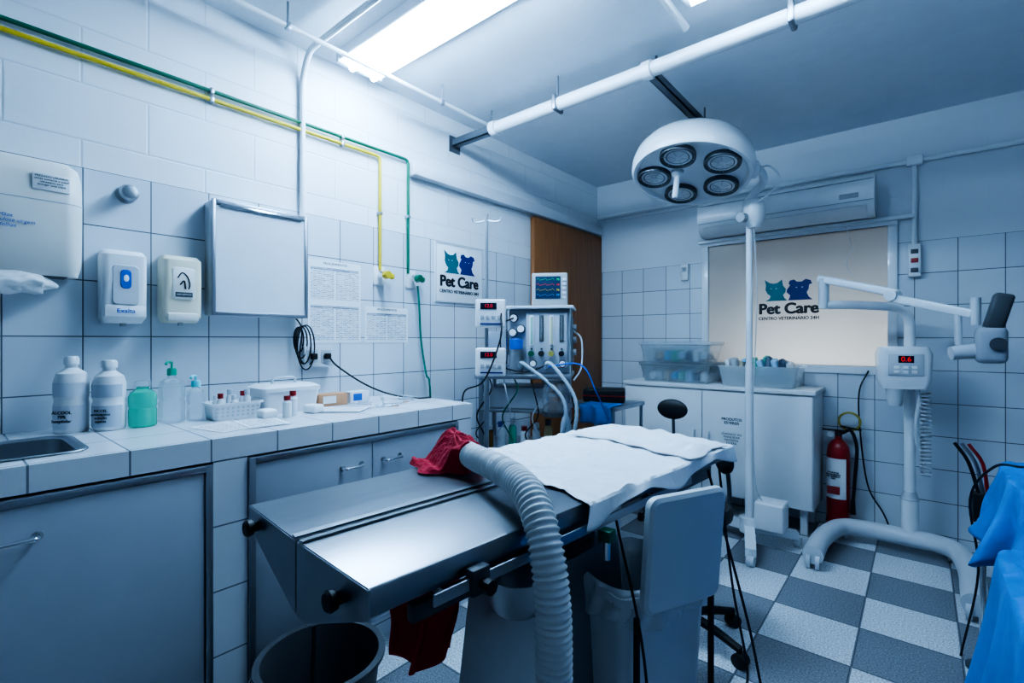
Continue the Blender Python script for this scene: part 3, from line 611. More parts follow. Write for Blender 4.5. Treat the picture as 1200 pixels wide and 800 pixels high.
g=G(); g.lathe([(0,1.93),(.03,1.93),(.06,1.97),(.067,2.03),(.06,2.09),(.03,2.11),(0,2.11)],(.03,-.02,0)); g.out('pivot_housing',wpaint,e)
G().cyl((-.01,-.07,1.99),(-.02,-.12,1.985),.028).out('pivot_knob',grey,e)
fw=Vector((-.643,.766,0)); rt=Vector((.766,.643,0)); hp=Vector((-.175,-.458,2.175))-rt*.02
mh=Matrix.Translation(hp)@Matrix.Rotation(R(10),4,fw)@Matrix.Rotation(R(-12),4,rt)
refm=M('reflector_silver',(.72,.76,.8),.4,.5,.03,coat=.6)
iv=mh.to_3x3().inverted(); rl=(iv@rt); base_a=math.degrees(math.atan2(rl.y,rl.x))
g=G(); g.lathe([(0,.02),(.285,.02),(.3,0),(.318,0),(.33,.025),(.33,.07),(.316,.12),(.283,.165),(.22,.205),(.14,.23),(.06,.24),(0,.241)],n=64); head=g.out('lamp_head',wpaint,e,mw=mh)
for k in range(5):
    a=R(72*k+base_a+15); cx,cy=.2*math.cos(a),.2*math.sin(a)
    g=G(); g.lathe([(.084,0),(.088,-.008),(.093,-.008),(.095,0),(.093,.021),(.084,.021)],(cx,cy,0),36); ring=g.out('reflector_ring',dmetal,head)
    g=G(); g.lathe([(0,-.001),(.014,-.001),(.018,-.005),(.04,.0),(.043,-.003),(.06,.001),(.062,-.002),(.085,.002),(.085,.02),(0,.02)],(cx,cy,0),28); g.out('reflector',refm,ring)
    g=G()
    for j in range(6):
        b2=a+R(60*j); g.cyl((cx+.016*math.cos(b2),cy+.016*math.sin(b2),-.005),(cx+.084*math.cos(b2),cy+.084*math.sin(b2),-.005),.0012,n=6)
    g.out('reflector_grille',grey,ring)
ha=R(base_a+180); 
g=G(); g.lathe([(0,-.15),(.013,-.15),(.018,-.14),(.015,-.02),(.035,0),(.035,.021),(0,.021)],(.075*math.cos(ha),.075*math.sin(ha),0)); g.out('handle',lgrey,head)
hr=hp+rt*.32+Vector((0,0,.04))
g=G(); g.tube([hr,hr+rt*.07+Vector((0,0,-.0)),hr+rt*.13+fw*.08+Vector((0,0,-.05)),hr+rt*.11+fw*.22+Vector((0,0,-.12)),Vector((.04,-.02,2.04))],.022,12,10); g.out('yoke_arm',wpaint,e)
g=G(); g.cyl(hr-rt*.04,hr+rt*.05,.05); g.out('yoke_hub',wpaint,e); G().cyl(hr+rt*.051,hr+rt*.065,.03).out('hub_cap',lgrey,e)
g=G(); g.tube([hr+rt*.05,hr+rt*.13+Vector((0,0,.02)),hr+rt*.18+Vector((0,0,-.08)),hr+rt*.12+fw*.2+Vector((0,0,-.17)),Vector((.05,-.02,1.99))],.006,8,8); g.out('power_cord',wpaint,e)
g=G(); g.tube([Vector((.03,-.02,1.95)),Vector((.05,-.03,1.5)),Vector((.03,-.03,.9)),Vector((.04,-.03,.4)),Vector((.08,-.02,.27))],.0035,6,8); g.out('power_cord',lgrey,e)
# ------------------------------------------------------------------ operating table
TZ=.9
tbl=E('operating_table','stainless steel veterinary operating table with hinged split top','operating table',(1.437,.415,0),-4.5)
e=tbl; TM=Matrix.Translation((1.437,.415,0))@Matrix.Rotation(R(-4.5),4,'Z')
hw=.25; L=1.28
for s_ in (-1,1):
    g=G()
    g.prism([(s_*(hw-.003),0,TZ),(s_*.004,0,TZ-.004),(s_*.004,0,TZ-.016),(s_*(hw-.01),0,TZ-.012),(s_*(hw-.01),0,TZ-.042),(s_*hw,0,TZ-.042),(s_*hw,0,TZ-.003)],(0,L,0)); 
    g.prism([(s_*.008,0,TZ-.006),(s_*.022,0,TZ-.0025),(s_*.022,0,TZ+.001),(s_*.008,0,TZ+.0)],(0,L,0))
    tp=g.out('table_top',steel,e,ang=50)
g=G(); th=.004
for y in (-.002,L-th+.002):
    g.prism([(-hw,y,TZ-.002),(-.003,y,TZ-.006),(-.003,y,TZ-.135),(-hw+.01,y,TZ-.045),(-hw,y,TZ-.045)],(0,th,0))
    g.prism([(hw,y,TZ-.002),(.003,y,TZ-.006),(.003,y,TZ-.135),(.04,y,TZ-.135),(hw,y,TZ-.045)],(0,th,0))
g.prism([(hw-.012,0,TZ-.03),(.045,0,TZ-.135),(-.02,0,TZ-.135),(-(hw-.01),0,TZ-.05),(-(hw-.01),0,TZ-.03),(-.02,0,TZ-.12),(.035,0,TZ-.12),(hw-.022,0,TZ-.03)],(0,L,0))
g.out('drain_tray',steel2,e,ang=25)
for s_ in (1,-1):
    g=G(); g.box((s_*(hw+.012),.1,TZ-.06),(s_*(hw+.017),1.0,TZ-.04),.0015)
    for y in (.12,.42,.8): g.cyl((s_*(hw-.01),y,TZ-.045),(s_*(hw+.014),y,TZ-.05),.006,n=10)
    g.out('side_rail',alu,e)
for x,z,y in ((-.195,TZ-.03,-.002),(.17,TZ-.04,-.002)):
    G().lathe([(0,0),(.01,0),(.01,.008),(.015,.01),(.017,.02),(.013,.025),(0,.025)],mt=Matrix.Translation((x,y,z))@Matrix.Rotation(R(90),4,'X')).out('knob',black,e)
g=G(); g.box((hw+.006,.17,TZ-.07),(hw+.026,.21,TZ-.025),.004); g.out('rail_clamp',dgrey,e)
g=G(); g.cyl((hw+.025,.19,TZ-.05),(hw+.04,.19,TZ-.05),.008); g.cyl((hw+.038,.19,TZ-.05),(hw+.05,.19,TZ-.05),.013,n=8); g.out('clamp_knob',black,e)
g=G(); g.box((hw-.06,.1,TZ-.11),(hw-.04,.3,TZ-.08),.004); g.out('hinge_bracket',dgrey,e)
g=G(); px0,px1,py0,py1=-.1,.15,.5,.8
g.loft([[(px0-.05,py0-.05,.06),(px1+.03,py0-.05,.06),(px1+.03,py1+.05,.06),(px0-.05,py1+.05,.06)],[(px0,py0,TZ-.19),(px1,py0,TZ-.19),(px1,py1,TZ-.19),(px0,py1,TZ-.19)],[(px0,py0,TZ-.18),(px1,py0,TZ-.18),(px1,py1,TZ-.18),(px0,py1,TZ-.18)]]); g.out('pedestal',steel2,e)
G().box((px0+.04,py0+.05,TZ-.2),(px1-.04,py1-.05,TZ-.125),.004).out('lift_column',dgrey,e)
G().box((px0-.12,py0-.2,.0),(px1+.1,py1+.2,.06),.01).out('table_base',steel2,e)
for x in (-.22,.19): G().box((x,.85,TZ-.1),(x+.03,1.25,TZ-.06),.003).out('under_frame',dmetal,e)
G().lathe([(0,.66),(.05,.66),(.07,.69),(.075,.74),(.08,.745),(.07,.74),(.066,.695),(.045,.668),(0,.668)],(1.6,.83,-.0)).out('steel_bowl',steel2,label='small stainless steel bowl hanging under the table drain',cat='bowl')
# drape on table (table-local)
def drp(a,b):
    wtot=.5+.10+.05; q=-.10+wtot*a
    y0=.70-.22*a; y=y0+(L+.02-y0)*b+.008*math.sin(a*17)*(1-b)+.004*math.sin(a*41)*(1-b)
    wob=.003*math.sin(b*23+a*7)+.006*noise.noise(Vector((a*6,b*7,2)))+.006*noise.noise(Vector((a*19,b*15,5)))+.003*noise.noise(Vector((a*40,b*40,9)))
    if q<0: x=-hw-.006-.02*min(1,-q*12)-.006*math.sin(b*30); z=TZ+.006+q
    elif q>.5: x=hw+.022+.008*min(1,(q-.5)*12)+.01*math.sin(b*26+1)*min(1,(q-.5)*14); z=TZ+.004-(q-.5)*(.65+.35*math.sin(b*13+1))
    else: x=-hw+q+(.022*max(0,(q-.45)/.05)); z=TZ+.004+abs(wob)
    return tuple(TM@Vector((x,y,z)))
G().grid(drp,110,120).out('surgical_drape',drape,label='white surgical drape spread over half of operating table',cat='drape',solid=.0008)
def towel(a,b):
    x=-.2+.47*a+.01*math.sin(b*7); y=1.02+.25*b+.03*math.sin(a*5)+.008*math.sin(a*23)*(1-b); ed=min(a,1-a,b,1-b)
    return tuple(TM@Vector((x,y,TZ+.013+.006*min(1,ed*18)+abs(.014*noise.noise(Vector((a*7,b*5,7))))*min(1,ed*10)+.007*abs(math.sin(b*6+a*2))*min(1,ed*10))))
g=G(); g.grid(towel,80,50); g.out('folded_towel',drape,label='thin folded white cloth at end of operating table',cat='towel',solid=.001)
# hose
hr_=lambda L:.0305+.0026*math.sin(L*2*math.pi/.012)
g=G(); P=catmull([(1.33,.93,.947),(1.42,.885,.951),(1.52,.84,.957),(1.62,.79,.959),(1.70,.745,.947),(1.76,.71,.89),(1.79,.695,.78),(1.795,.69,.6),(1.79,.69,.4),(1.78,.7,.2),(1.74,.74,.06),(1.7,.85,.035)],80)
Pu=[P[0]]
for q in P[1:]:
    if (q-Pu[-1]).length>.0016: Pu.append(q)
g.tube(Pu,hr_,20); g.out('air_hose',M('ivory_hose',(.74,.76,.77),.45),label='ribbed white warm-air hose draped over the table edge',cat='hose',ang=70)
# red cloth heaped over the hose mouth and spreading over the steel away from the hose
h0=Vector((1.33,.93)); hd=Vector((.1,-.045)).normalized()
def fbm(p): return noise.noise(p)+.5*noise.noise(p*2.1)+.25*noise.noise(p*4.3)
lx=Vector((-.766,-.643)); ly=Vector((-.643,.766))   # across and along the heap
def rcl(a,b):
    t=2*math.pi*a; q=b
    ca,sa=math.cos(t),math.sin(t)
    r1=.115 if ca<0 else .165
    r_=(1+.22*noise.noise(Vector((ca*1.8,sa*1.8,3.1)))+.09*math.sin(t*6+1))*q
    pp=Vector((1.30,.925))+lx*(r1*.62*ca*r_)+ly*(.085*sa*r_)+Vector((-.03*q*max(0,ca),.0))
    x,y=pp
    d=Vector((x,y))-h0; along=d.dot(hd); side=(d-hd*along).length
    fall=1 if along>-.05 else max(0,1-((-along-.05)/.1)**2)
    dome=max(0,.074-(side/.07)**2*.06)*fall
    cr=abs(fbm(Vector((x*15,y*15,1.7))))
    z=TZ+.004+max(dome,.004)+.036*cr*(1-.5*q)+.01*abs(math.sin(t*8+q*5))*q*(1-q)*2
    if q>.93: z=TZ+.004+(z-TZ-.004)*(1-q)/.07*.8
    return (x,y,z)
G().grid(rcl,130,54).out('red_cloth',red,label='crumpled crimson cloth heaped over the hose mouth on the table',cat='cloth',ang=80)
def rc(a,b):
    w_=.095*(1-.2*b)
    return (1.34+(a-.5)*2*w_*.766+.012*math.sin(a*15+b*4),.79+(a-.5)*2*w_*.643-.02*math.sin(a*11+b*3)+.01*math.cos(b*9),.77-.3*b-.04*math.sin(a*4)*b)
G().grid(rc,36,30).out('red_cloth',red,label='crimson cloth hanging beneath the steel table',cat='cloth',solid=.004,ang=60)
# cables near the table
G().tube([(1.58,.37,.82),(1.6,.36,.7),(1.6,.4,.4),(1.55,.5,.01)],.0035,6,8).out('power_cable',black,label='black cable hanging from end of the steel table',cat='cable')
G().tube([(1.75,1.0,.84),(1.85,.93,.6),(1.88,.9,.3),(1.88,.85,.01)],.003,6,8).out('power_cable',black,label='thin black cable hanging beside the bin',cat='cable')
G().tube([(1.79,1.6,.86),(1.83,1.6,.5),(1.86,1.66,.2),(1.8,1.8,.01)],.004,6,8).out('power_cable',black,label='black cable hanging from far end of the table',cat='cable')
G().tube([(1.79,1.5,.86),(1.9,1.5,.45),(1.95,1.55,.15),(2.0,1.7,.01)],.004,6,8).out('power_cable',black,label='black cable drooping near the stool base',cat='cable')
e=E('table_clamp','small green-topped clamp at the table edge','clamp',(1.765,.93,.82))
G().box((-.015,-.015,0),(.015,.015,.025),.004).out('clamp_body',green,e); G().cyl((0,0,-.04),(0,0,0),.007).out('clamp_screw',chrome,e)
# bucket
e=E('bucket','round black waste bucket with wide rim on the floor','bucket',(.87,.77,0))
G().lathe([(0,0),(.14,0),(.175,.27),(.19,.275),(.19,.287),(.17,.287),(.136,.01),(0,.01)],n=48).out('bucket_body',dgrey,e)
G().tube([(-.18,0,.26),(-.19,-.1,.22),(-.1,-.19,.18),(.1,-.19,.18),(.19,-.1,.22),(.18,0,.26)],.004,8,8).out('handle',chrome,e)
# bin
e=E('waste_bin','pale grey plastic pedal bin with open lid and clear bag','waste bin',(1.70,1.18,0),-24)
g=G(); g.loft([rr(.1,.11,.03,.02),rr(.13,.135,.03,.64),rr(.136,.141,.03,.64),rr(.136,.141,.03,.66),rr(.12,.126,.03,.66),rr(.095,.105,.03,.04)]); g.out('bin_body',mgrey,e)
def bagf(a,b):
    t=2*math.pi*a; c,s_=math.cos(t),math.sin(t); p=4; k=(abs(c)**p+abs(s_)**p)**(-1/p)
    if b<.35: q=b/.35; X=.106+.006*q; Y=.114+.006*q; z=.43+.235*q
    elif b<.45: X,Y,z=.128,.137,.67
    else: q=(b-.45)/.55; X=.142+.006*q; Y=.147+.006*q; z=.667-.075*q
    w_=.005*math.sin(t*17+b*6)*(b>.45)+.005*noise.noise(Vector((c*4,s_*4,b*6)))
    return ((X+w_)*k*c,(Y+w_)*k*s_,z+(.012*math.sin(t*5) if b>.95 else 0))
G().grid(bagf,96,24).out('bin_bag',bag,e,ang=60)
lm=Matrix.Translation((.158,0,.645))@Matrix.Rotation(R(5),4,'Y')
g=G(); mt=Matrix(((0,0,1,0),(0,1,0,0),(1,0,0,0),(0,0,0,1)))
g.loft([rr(.13,.112,.022,0,.13,0),rr(.133,.115,.024,.004,.13,0),rr(.133,.115,.024,.018,.13,0),rr(.125,.107,.02,.024,.13,0)],mt=mt); lid=g.out('lid',mgrey,e,mw=lm,ang=30)
g=G()
for z0,z1,y0,y1 in ((.02,.026,-.1,.1),(.234,.24,-.1,.1),(.02,.24,-.1,-.094),(.02,.24,.094,.1)): g.box((-.004,y0,z0),(.002,y1,z1),.001)
g.out('lid_rib',mgrey,lid)
G().box((-.002,-.045,.1),(-.0005,.045,.135)).out('lid_label',paper,lid)
text('RESÍDUO\nINFECTANTE',lid,(-.0028,0,.118),ink,width=.07,size=.02,rot=(90,0,-90))
g=G(); g.cyl((.15,-.08,.64),(.15,.08,.64),.01,n=12); g.out('hinge',grey,e)
for s_ in (-1,1): G().box((.148,s_*.115-.006,.02),(.16,s_*.115+.006,.63),.003).out('lid_frame_rod',black,e)
G().box((-.05,-.17,.01),(.05,-.1,.03),.005).out('pedal',black,e)
# stools
def stool(x,y,rz,zs,lab,bw,bh,bz):
    e=E('stool',lab,'stool',(x,y,0),rz,group='black wheeled stools')
    for k in range(5):
        a=R(72*k+20); c_,s_=math.cos(a),math.sin(a)
        g=G(); g.tube([(0,0,.1),(.12*c_,.12*s_,.09),(.24*c_,.24*s_,.065)],lambda L:.02-.02*L,10,4); g.out('leg',black,e)
        g=G(); g.cyl((.24*c_-.022*s_,.24*s_+.022*c_,.027),(.24*c_+.022*s_,.24*s_-.022*c_,.027),.027,n=18); g.cyl((.24*c_,.24*s_,.03),(.24*c_,.24*s_,.075),.008,n=8); g.out('castor',black,e)
    g=G(); g.cyl((0,0,.08),(0,0,.3),.03); g.cyl((0,0,.3),(0,0,zs-.04),.018); g.out('gas_lift',dgrey,e)
    G().lathe([(0,0),(.14,0),(.18,.02),(.185,.045),(.17,.065),(.1,.07),(0,.062)],(0,0,zs-.05)).out('seat',black,e)
    g=G(); g.tube([(0,.05,zs-.05),(0,.19,zs-.05),(0,.215,zs+.02),(0,.205,bz-.02)],.009,8,6); g.out('backrest_bracket',dgrey,e)
    G().ball((0,.19,bz),1,(bw,.022,bh),24).out('backrest',black,e)
stool(1.52,2.05,-35,.55,'black round stool with small backrest and castor base',.055,.05,.72)
stool(1.18,2.56,0,.56,'black padded stool with wide oval backrest behind the table',.09,.058,.85)
# ------------------------------------------------------------------ anaesthesia machine
e=E('anaesthesia_machine','grey wheeled anaesthesia machine with flow meters, shelves and tubes','anaesthesia machine',(.56,2.2,0),30)
for x in (-.24,.22):
    for y in (-.17,.17): G().cyl((x,y,.1),(x,y,1.05),.014,n=14).out('trolley_post',alu,e)
G().box((-.26,-.2,.07),(.25,.2,.1),.006).out('trolley_base',alu,e)
for x in (-.23,.22):
    for y in (-.17,.17):
        c=G(); c.cyl((x-.012,y,.032),(x+.012,y,.032),.032,n=18); c.box((x-.006,y-.01,.03),(x+.006,y+.01,.07)); c.out('castor',dgrey,e)
G().box((-.27,-.21,1.04),(.25,.2,1.065),.006).out('worktop_shelf',alu,e)
G().box((-.26,-.2,.86),(.24,.2,.875),.004).out('middle_shelf',alu,e)
G().box((-.2,-.15,.9-.024),(.1,.15,.99),.008).out('shelf_unit',lgrey,e)
G().box((-.26,-.2,.64),(.24,.2,.66),.004).out('lower_shelf',alu,e)
G().box((-.2,-.12,.24),(.22,.2,.5),.006).out('drawer_body',lgrey,e)
for z in (.26,.38):
    d=G().box((-.19,-.135,z),(.21,-.12,z+.1),.004).out('drawer',white,e); G().box((-.05,-.15,z+.06),(.07,-.135,z+.072),.003).out('handle',grey,d)
mg=M('machine_grey',(.3,.34,.4),.4); pg=M('panel_grey',(.46,.5,.55),.4)
g=G(); g.box((-.1,-.09,1.065),(.24,.16,1.42),.008); g.out('gas_unit_body',mg,e)
g=G(); g.box((-.12,-.13,1.42),(.26,.18,1.437),.004); g.out('top_shelf',lgrey,e)
for x in (-.11,.245): G().cyl((x,-.12,1.065),(x,-.12,1.42),.007,n=10).out('shelf_post',chrome,e)
G().box((.0,-.105,1.1),(.225,-.09,1.4),.004).out('flowmeter_panel',pg,e)
for i in range(4):
    x=.03+.055*i
    G().box((x-.012,-.109,1.22+.02*(i%2)),(x+.012,-.105,1.385),.001).out('tube_backing',dgrey if i%2 else white,e)
    G().cyl((x,-.114,1.225+.02*(i%2)),(x,-.114,1.375),.005,n=12).out('flow_tube',[M('pale_green_tube',(.35,.6,.5),.2),clear,M('pale_yellow_tube',(.6,.58,.35),.3),clear][i],e)
    G().cyl((x,-.105,1.175),(x,-.14,1.175),.015,n=12).out('knob',[green,black,M('dull_yellow',(.4,.33,.08),.4),black][i],e)
    G().cyl((x,-.105,1.2+.0),(x,-.112,1.2),.006,n=10).out('small_knob',dgrey,e)
for i,(x,z) in enumerate(((-.07,1.37),(-.03,1.31),(-.075,1.29),(.04,1.12),(.12,1.12),(.2,1.12))):
    y_=-.09 if i<3 else -.105; r_=.024 if i<3 else .02
    q=G().cyl((x,y_,z),(x,y_-.022,z),r_,n=24).out('pressure_gauge',dgrey,e)
    G().cyl((x,y_-.0225,z),(x,y_-.024,z),r_*.8,n=24).out('gauge_dial',paper,q)
g=G(); g.box((.2401,-.06,1.12),(.25,.13,1.38),.003); g.out('side_panel',dgrey,e)
for z in (1.18,1.25,1.32): G().cyl((.25,.03,z),(.268,.03,z),.018,n=16).out('side_knob',lgrey,e)
g=G(); g.lathe([(0,1.07),(.04,1.07),(.04,1.15),(.03,1.18),(.03,1.2),(0,1.2)],(-.05,-.14,0)); g.out('vaporiser',steel2,e)
G().lathe([(0,1.2),(.036,1.2),(.038,1.25),(0,1.26)],(-.05,-.14,0)).out('vaporiser_dial',blue,e)
g=G(); g.box((-.25,-.14,1.066),(-.14,.1,1.16),.008); g.out('ventilator_unit',lgrey,e); G().box((-.235,-.143,1.09),(-.155,-.14,1.14),.001).out('display',screen,e)
g=G(); g.box((-.245,-.05,1.161),(-.13,.1,1.3),.006); g.out('vaporiser_block',mg,e)
g=G(); g.lathe([(0,.88),(.055,.88),(.06,.91),(.06,1.0),(.05,1.03),(0,1.03)],(.17,-.26,0)); g.out('absorber_canister',clear,e)
for z0,z1 in ((.86,.88),(1.03,1.045)): G().lathe([(0,z0),(.063,z0),(.063,z1),(0,z1)],(.17,-.26,0)).out('canister_cap',dgrey,e)
G().box((.15,-.2,.95),(.19,-.16,.97)).out('canister_bracket',alu,e)
bt=M('clear_tube',(.5,.6,.68),.3,alpha=.8)
for k,(x0,x1) in enumerate(((.16,.26),(.02,.2))):
    G().tube(catmull([(x0-.05,-.15,1.1),(x0,-.27,1.12),(x1+.02,-.33,.95),(x1,-.32,.75),(x1-.08,-.26,.68)],24),lambda L:.0095+.0012*math.sin(L*900),10).out('breathing_tube',bt,e)
G().tube([(.1,-.12,1.1),(.3,-.2,1.12),(.38,-.2,.98),(.42,-.1,.88),(.45,0,.8)],.004,8,8).out('gas_hose',blue,e)
for k,(x,m) in enumerate(((-.24,dgrey),(-.2,black),(-.12,lgrey),(-.06,green),(.03,black),(.1,lgrey),(.22,black))):
    G().tube([(x,-.14,1.04),(x+.03,-.23,.98),(x+.05*(-1)**k,-.22,.85),(x-.02,-.2,.75),(x,-.12,.67)],.0038,6,8).out('gas_hose',m,e)
G().tube([(-.07,-.115,1.37),(-.12,-.17,1.33),(-.13,-.17,1.2),(-.1,-.16,1.12)],.004,6,8).out('gas_hose',black,e)
G().tube([(.12,-.12,1.12),(.06,-.18,1.09),(-.02,-.2,1.08),(-.12,-.18,1.1)],.004,6,8).out('gas_hose',black,e)
G().tube([(.255,-.02,1.3),(.3,-.05,1.25),(.3,-.08,1.1),(.26,-.1,1.03)],.005,6,8).out('gas_hose',lgrey,e)
G().ball((.23,-.3,.8),1,(.028,.028,.075)).out('breathing_bag',M('bag_rubber',(.35,.42,.48),.4),e)
ctr=Matrix.Translation((.56,2.2,0))@Matrix.Rotation(R(30),4,'Z')
def W_(x,y,z): return ctr@Vector((x,y,z))
p=W_(.12,.02,1.438)
e=E('patient_monitor','boxy patient monitor showing coloured vital sign traces','monitor',p,34)
G().box((-.1,-.08,.0),(.1,.08,.185),.008,3).out('monitor_case',M('monitor_beige',(.38,.38,.38),.45),e)
G().box((-.08,-.083,.04),(.06,-.0795,.165),.001).out('screen',M('blue_dark_screen',(.02,.04,.08),.1,em=(.08,.2,.4),es=.03),e)
for i,m in enumerate((glow_g,glow_r,glow_y,glow_b)):
    z=.147-.029*i
    G().tube([(-.074+.01*k,-.0845,z+(.007 if k%4==1 else (-.004 if k%4==2 else 0))) for k in range(11)],.0007,5).out('vital_trace',m,e)
    text(['98','120','36','99'][i],e,(.045,-.084,z),m,width=.016,size=.02)
g=G()
for i in range(5): g.box((.07,-.084,.04+.025*i),(.09,-.08,.055+.025*i),.002)
g.out('button',lgrey,e)
# drip stand
e=E('drip_stand','tall chrome drip stand with hooks beside the anaesthesia machine','drip stand',(.555,1.85,0))
g=G(); g.cyl((0,0,.06),(0,0,1.1),.013); g.cyl((0,0,1.1),(0,0,1.9),.0095); g.out('pole',M('pole_steel',(.4,.42,.45),.35,.7),e)
for s_ in (-1,1): G().tube([(0,0,1.87),(s_*.04,s_*.02,1.86),(s_*.06,s_*.035,1.865),(s_*.065,s_*.04,1.885)],.0035,8,5).out('hook',alu,e)
for k in range(4):
    a=R(90*k+45); G().tube([(0,0,.08),(.1*math.cos(a),.1*math.sin(a),.06),(.17*math.cos(a),.17*math.sin(a),.035)],.01,8,4).out('leg',steel2,e)
    G().cyl((.17*math.cos(a)-.01,.17*math.sin(a),.02),(.17*math.cos(a)+.01,.17*math.sin(a),.02),.02,n=14).out('castor',black,e)
for (z,lab) in ((1.31,'white infusion pump with red digits clamped to the upper pole'),(1.07,'white infusion pump with red digits clamped to the lower pole')):
    e=E('infusion_pump',lab,'infusion pump',(.615,1.82,z),40,group='infusion pumps')
    G().box((-.075,-.07,0),(.075,.02,.14),.01,3).out('pump_case',white,e)
    G().box((-.05,-.073,.09),(.03,-.0695,.122),.001).out('display',screen,e); text('12.0',e,(-.01,-.074,.106),glow_r,width=.036,size=.03)
    g=G()
    for i in range(4): g.box((-.05+.028*i,-.074,.04),(-.032+.028*i,-.07,.06),.002)
    g.out('button',grey,e)
    G().box((-.05,-.0735,.015),(.06,-.0705,.022)).out('brand_strip',navy,e)
    G().box((-.07,.0,.05),(-.04,.055,.09),.004).out('pole_clamp',dgrey,e)
G().tube([(.7,1.8,1.38),(.72,1.77,1.25),(.64,1.74,1.05),(.5,1.74,.98),(.47,1.77,.8),(.5,1.72,.5),(.5,1.7,.01)],.004,6,8).out('power_cable',black,label='black cable hanging from the infusion pumps',cat='cable')
# bottles on machine shelf
for i in range(6):
    p=W_(-.2+.065*i,-.14,.661)
    vial(p.x,p.y,p.z,.022,.12+.02*(i%3),[M('amber',(.3,.14,.04),.2),white,greenliq,white,lgrey,M('pale_amber',(.5,.4,.2),.3)][i],[white,blue,white,redp,white,dgrey][i],'medicine bottle on the anaesthesia machine shelf','bottles on machine shelf')
# side cart
e=E('instrument_trolley','grey instrument trolley with shelf standing by the wooden door','trolley',(.62,2.95,0),0)
for x in (-.18,.18):
    for y in (-.2,.2): G().cyl((x,y,.06),(x,y,.8),.012,n=12).out('leg',alu,e)
G().box((-.2,-.22,.8),(.2,.22,.825),.005).out('trolley_top',alu,e); G().box((-.19,-.21,.3),(.19,.21,.32),.005).out('trolley_shelf',alu,e)
for x in (-.18,.18):
    for y in (-.2,.2): G().cyl((x-.012,y,.03),(x+.012,y,.03),.03,n=16).out('castor',black,e)
e=E('carrying_case','small black carrying case with red trim on the trolley','case',(.6,3.0,.826),25)
G().box((-.14,-.09,0),(.14,.09,.09),.015,3).out('case_body',black,e); G().box((-.142,-.093,.04),(.142,.093,.048),.001).out('case_trim',redp,e); G().tube([(-.05,-.09,.06),(-.04,-.12,.06),(.04,-.12,.06),(.05,-.09,.06)],.006,8,4).out('handle',black,e)
def bl(a,b):
    x=.58+.23*a; ext=b*.36-.12
    return (x+.008*math.sin(b*12),2.72-.012-(.015*math.sin(a*14) if ext<0 else 0),.837+ext) if ext<0 else (x,2.72+ext*.6,.834+.01*abs(noise.noise(Vector((a*6,b*6,0)))))
G().grid(bl,30,30).out('blue_drape',bluedrape,label='blue surgical drape folded over the trolley edge',cat='drape',solid=.003)
e=E('waste_bin','low grey bin with rounded swing lid by the table','waste bin',(.84,2.5,0))
G().lathe([(0,0),(.12,0),(.14,.5),(0,.5)],n=32).out('bin_body',lgrey,e); G().lathe([(0,.59),(.06,.585),(.11,.55),(.145,.5),(.145,.49),(0,.49)],n=32).out('lid',grey,e)
# ------------------------------------------------------------------ blue draped tables
def dtable(x0,x1,y0,y1,zt,lab,lab2,drop,seed):
    e=E('instrument_table',lab,'table',(0,0,0))
    for x in (x0+.04,x1-.04):
        for y in (y0+.04,y1-.04): G().cyl((x,y,.0),(x,y,zt-.02),.013,n=12).out('leg',chrome,e)
    G().box((x0+.02,y0+.02,zt-.02),(x1-.02,y1-.02,zt),.003).out('table_top',steel2,e)
    hx=(x1-x0)/2; hy=(y1-y0)/2; cx=(x0+x1)/2; cy=(y0+y1)/2
    def f(a,b):
        t=2*math.pi*a; c,s_=math.cos(t),math.sin(t); k=(abs(c)**8+abs(s_)**8)**(-1/8)
        if b<.5: q=b*2; return (cx+hx*k*c*q,cy+hy*k*s_*q,zt+.004+.02*abs(noise.noise(Vector((c*q*4,s_*q*4,seed)))))
        q=(b-.5)*2; w_=(.01+.032*q)*math.sin(t*13+seed+2*math.sin(t*3))+.012*q*math.sin(t*31+seed)+.05*q*noise.noise(Vector((c*3,s_*3,seed+q)))+.012+.02*q
        return (cx+(hx+w_*q**.5+.004)*k*c,cy+(hy+w_*q**.5+.004)*k*s_,zt+.004-drop*q*(1+.18*math.sin(t*4+seed)+.06*math.sin(t*11)))
    G().grid(f,240,44).out('blue_drape',bluedrape,label=lab2,cat='drape',ang=60,solid=.002)
dtable(2.49,3.0,1.98,2.42,.82,'steel instrument table beneath a blue drape','blue surgical drape covering the taller instrument table',.24,1)
dtable(2.43,3.0,1.2,1.82,.7,'low steel instrument table beneath a blue drape','blue surgical drape hanging over the lower instrument table',.5,5)
e=E('instrument_holder','black clamp holder with steel instruments beside blue drape','instrument holder',(2.46,2.56,0))
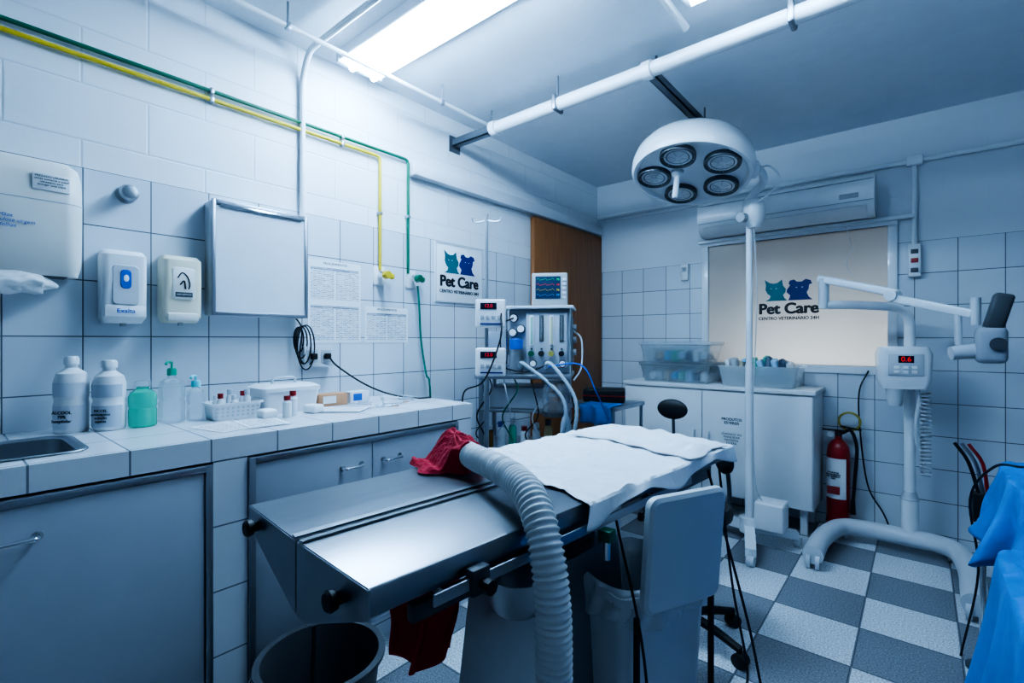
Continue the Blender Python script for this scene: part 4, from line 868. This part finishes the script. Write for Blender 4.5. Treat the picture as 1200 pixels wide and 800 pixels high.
G().cyl((0,0,0.02),(0,0,.62),.01).out('pole',chrome,e); G().lathe([(0,0),(.05,0),(.05,.01),(.012,.02),(0,.02)]).out('base',dgrey,e)
G().box((-.03,-.03,.56),(.03,.03,.67),.008).out('holder_body',black,e)
for i in range(3):
    G().tube([(-.01+.012*i,0,.66),(-.04+.02*i,0,.78),(-.08+.02*i,0,.85)],.006,8,4).out('instrument',[black,steel2,redp][i],e)
e=E('instrument_tray','shallow steel tray of instruments lying on the blue drape','tray',(2.66,2.2,.847),8)
G().loft([rr(.11,.08,.02,0),rr(.12,.09,.02,.02),rr(.117,.087,.02,.02),rr(.105,.075,.02,.003)]).out('tray_body',steel2,e)
for i in range(4): G().tube([(-.08,-.04+.025*i,.012),(0,-.045+.025*i,.016),(.08,-.035+.025*i,.012)],.004,6,5).out('instrument',chrome,e)
G().tube([(2.52,2.15,.86),(2.46,2.2,.84),(2.41,2.3,.7),(2.44,2.45,.4),(2.4,2.6,.01)],.004,6,8).out('power_cable',black,label='black cable trailing over the taller blue draped table',cat='cable')
# ------------------------------------------------------------------ lights, world, camera
def area(name,loc,rot,sx,sy,pw,col):
    l=bpy.data.lights.new(name,'AREA'); l.shape='RECTANGLE'; l.size=sx; l.size_y=sy; l.energy=pw; l.color=col
    o=bpy.data.objects.new(name,l); COL.objects.link(o); o.location=loc; o.rotation_euler=[R(a) for a in rot]; return o
area('adjacent_room_light',(1.75,4.5,1.05),(-90,0,0),1.0,.3,10,(.92,.97,1))
wd=bpy.data.worlds.new('world'); SC.world=wd; wd.use_nodes=True; bgn=wd.node_tree.nodes['Background']; bgn.inputs[0].default_value=(.3,.4,.55,1); bgn.inputs[1].default_value=.3
cam=bpy.data.cameras.new('camera'); cam.sensor_width=36; cam.lens=17.13; cam.shift_y=-2/1200; cam.clip_start=.02
co=bpy.data.objects.new('camera',cam); COL.objects.link(co); co.location=(2.28,0,1.25); co.rotation_euler=(R(90),0,R(40)); SC.camera=co
SC.view_settings.view_transform='AgX'
try: SC.view_settings.look='AgX - High Contrast'
except Exception: pass
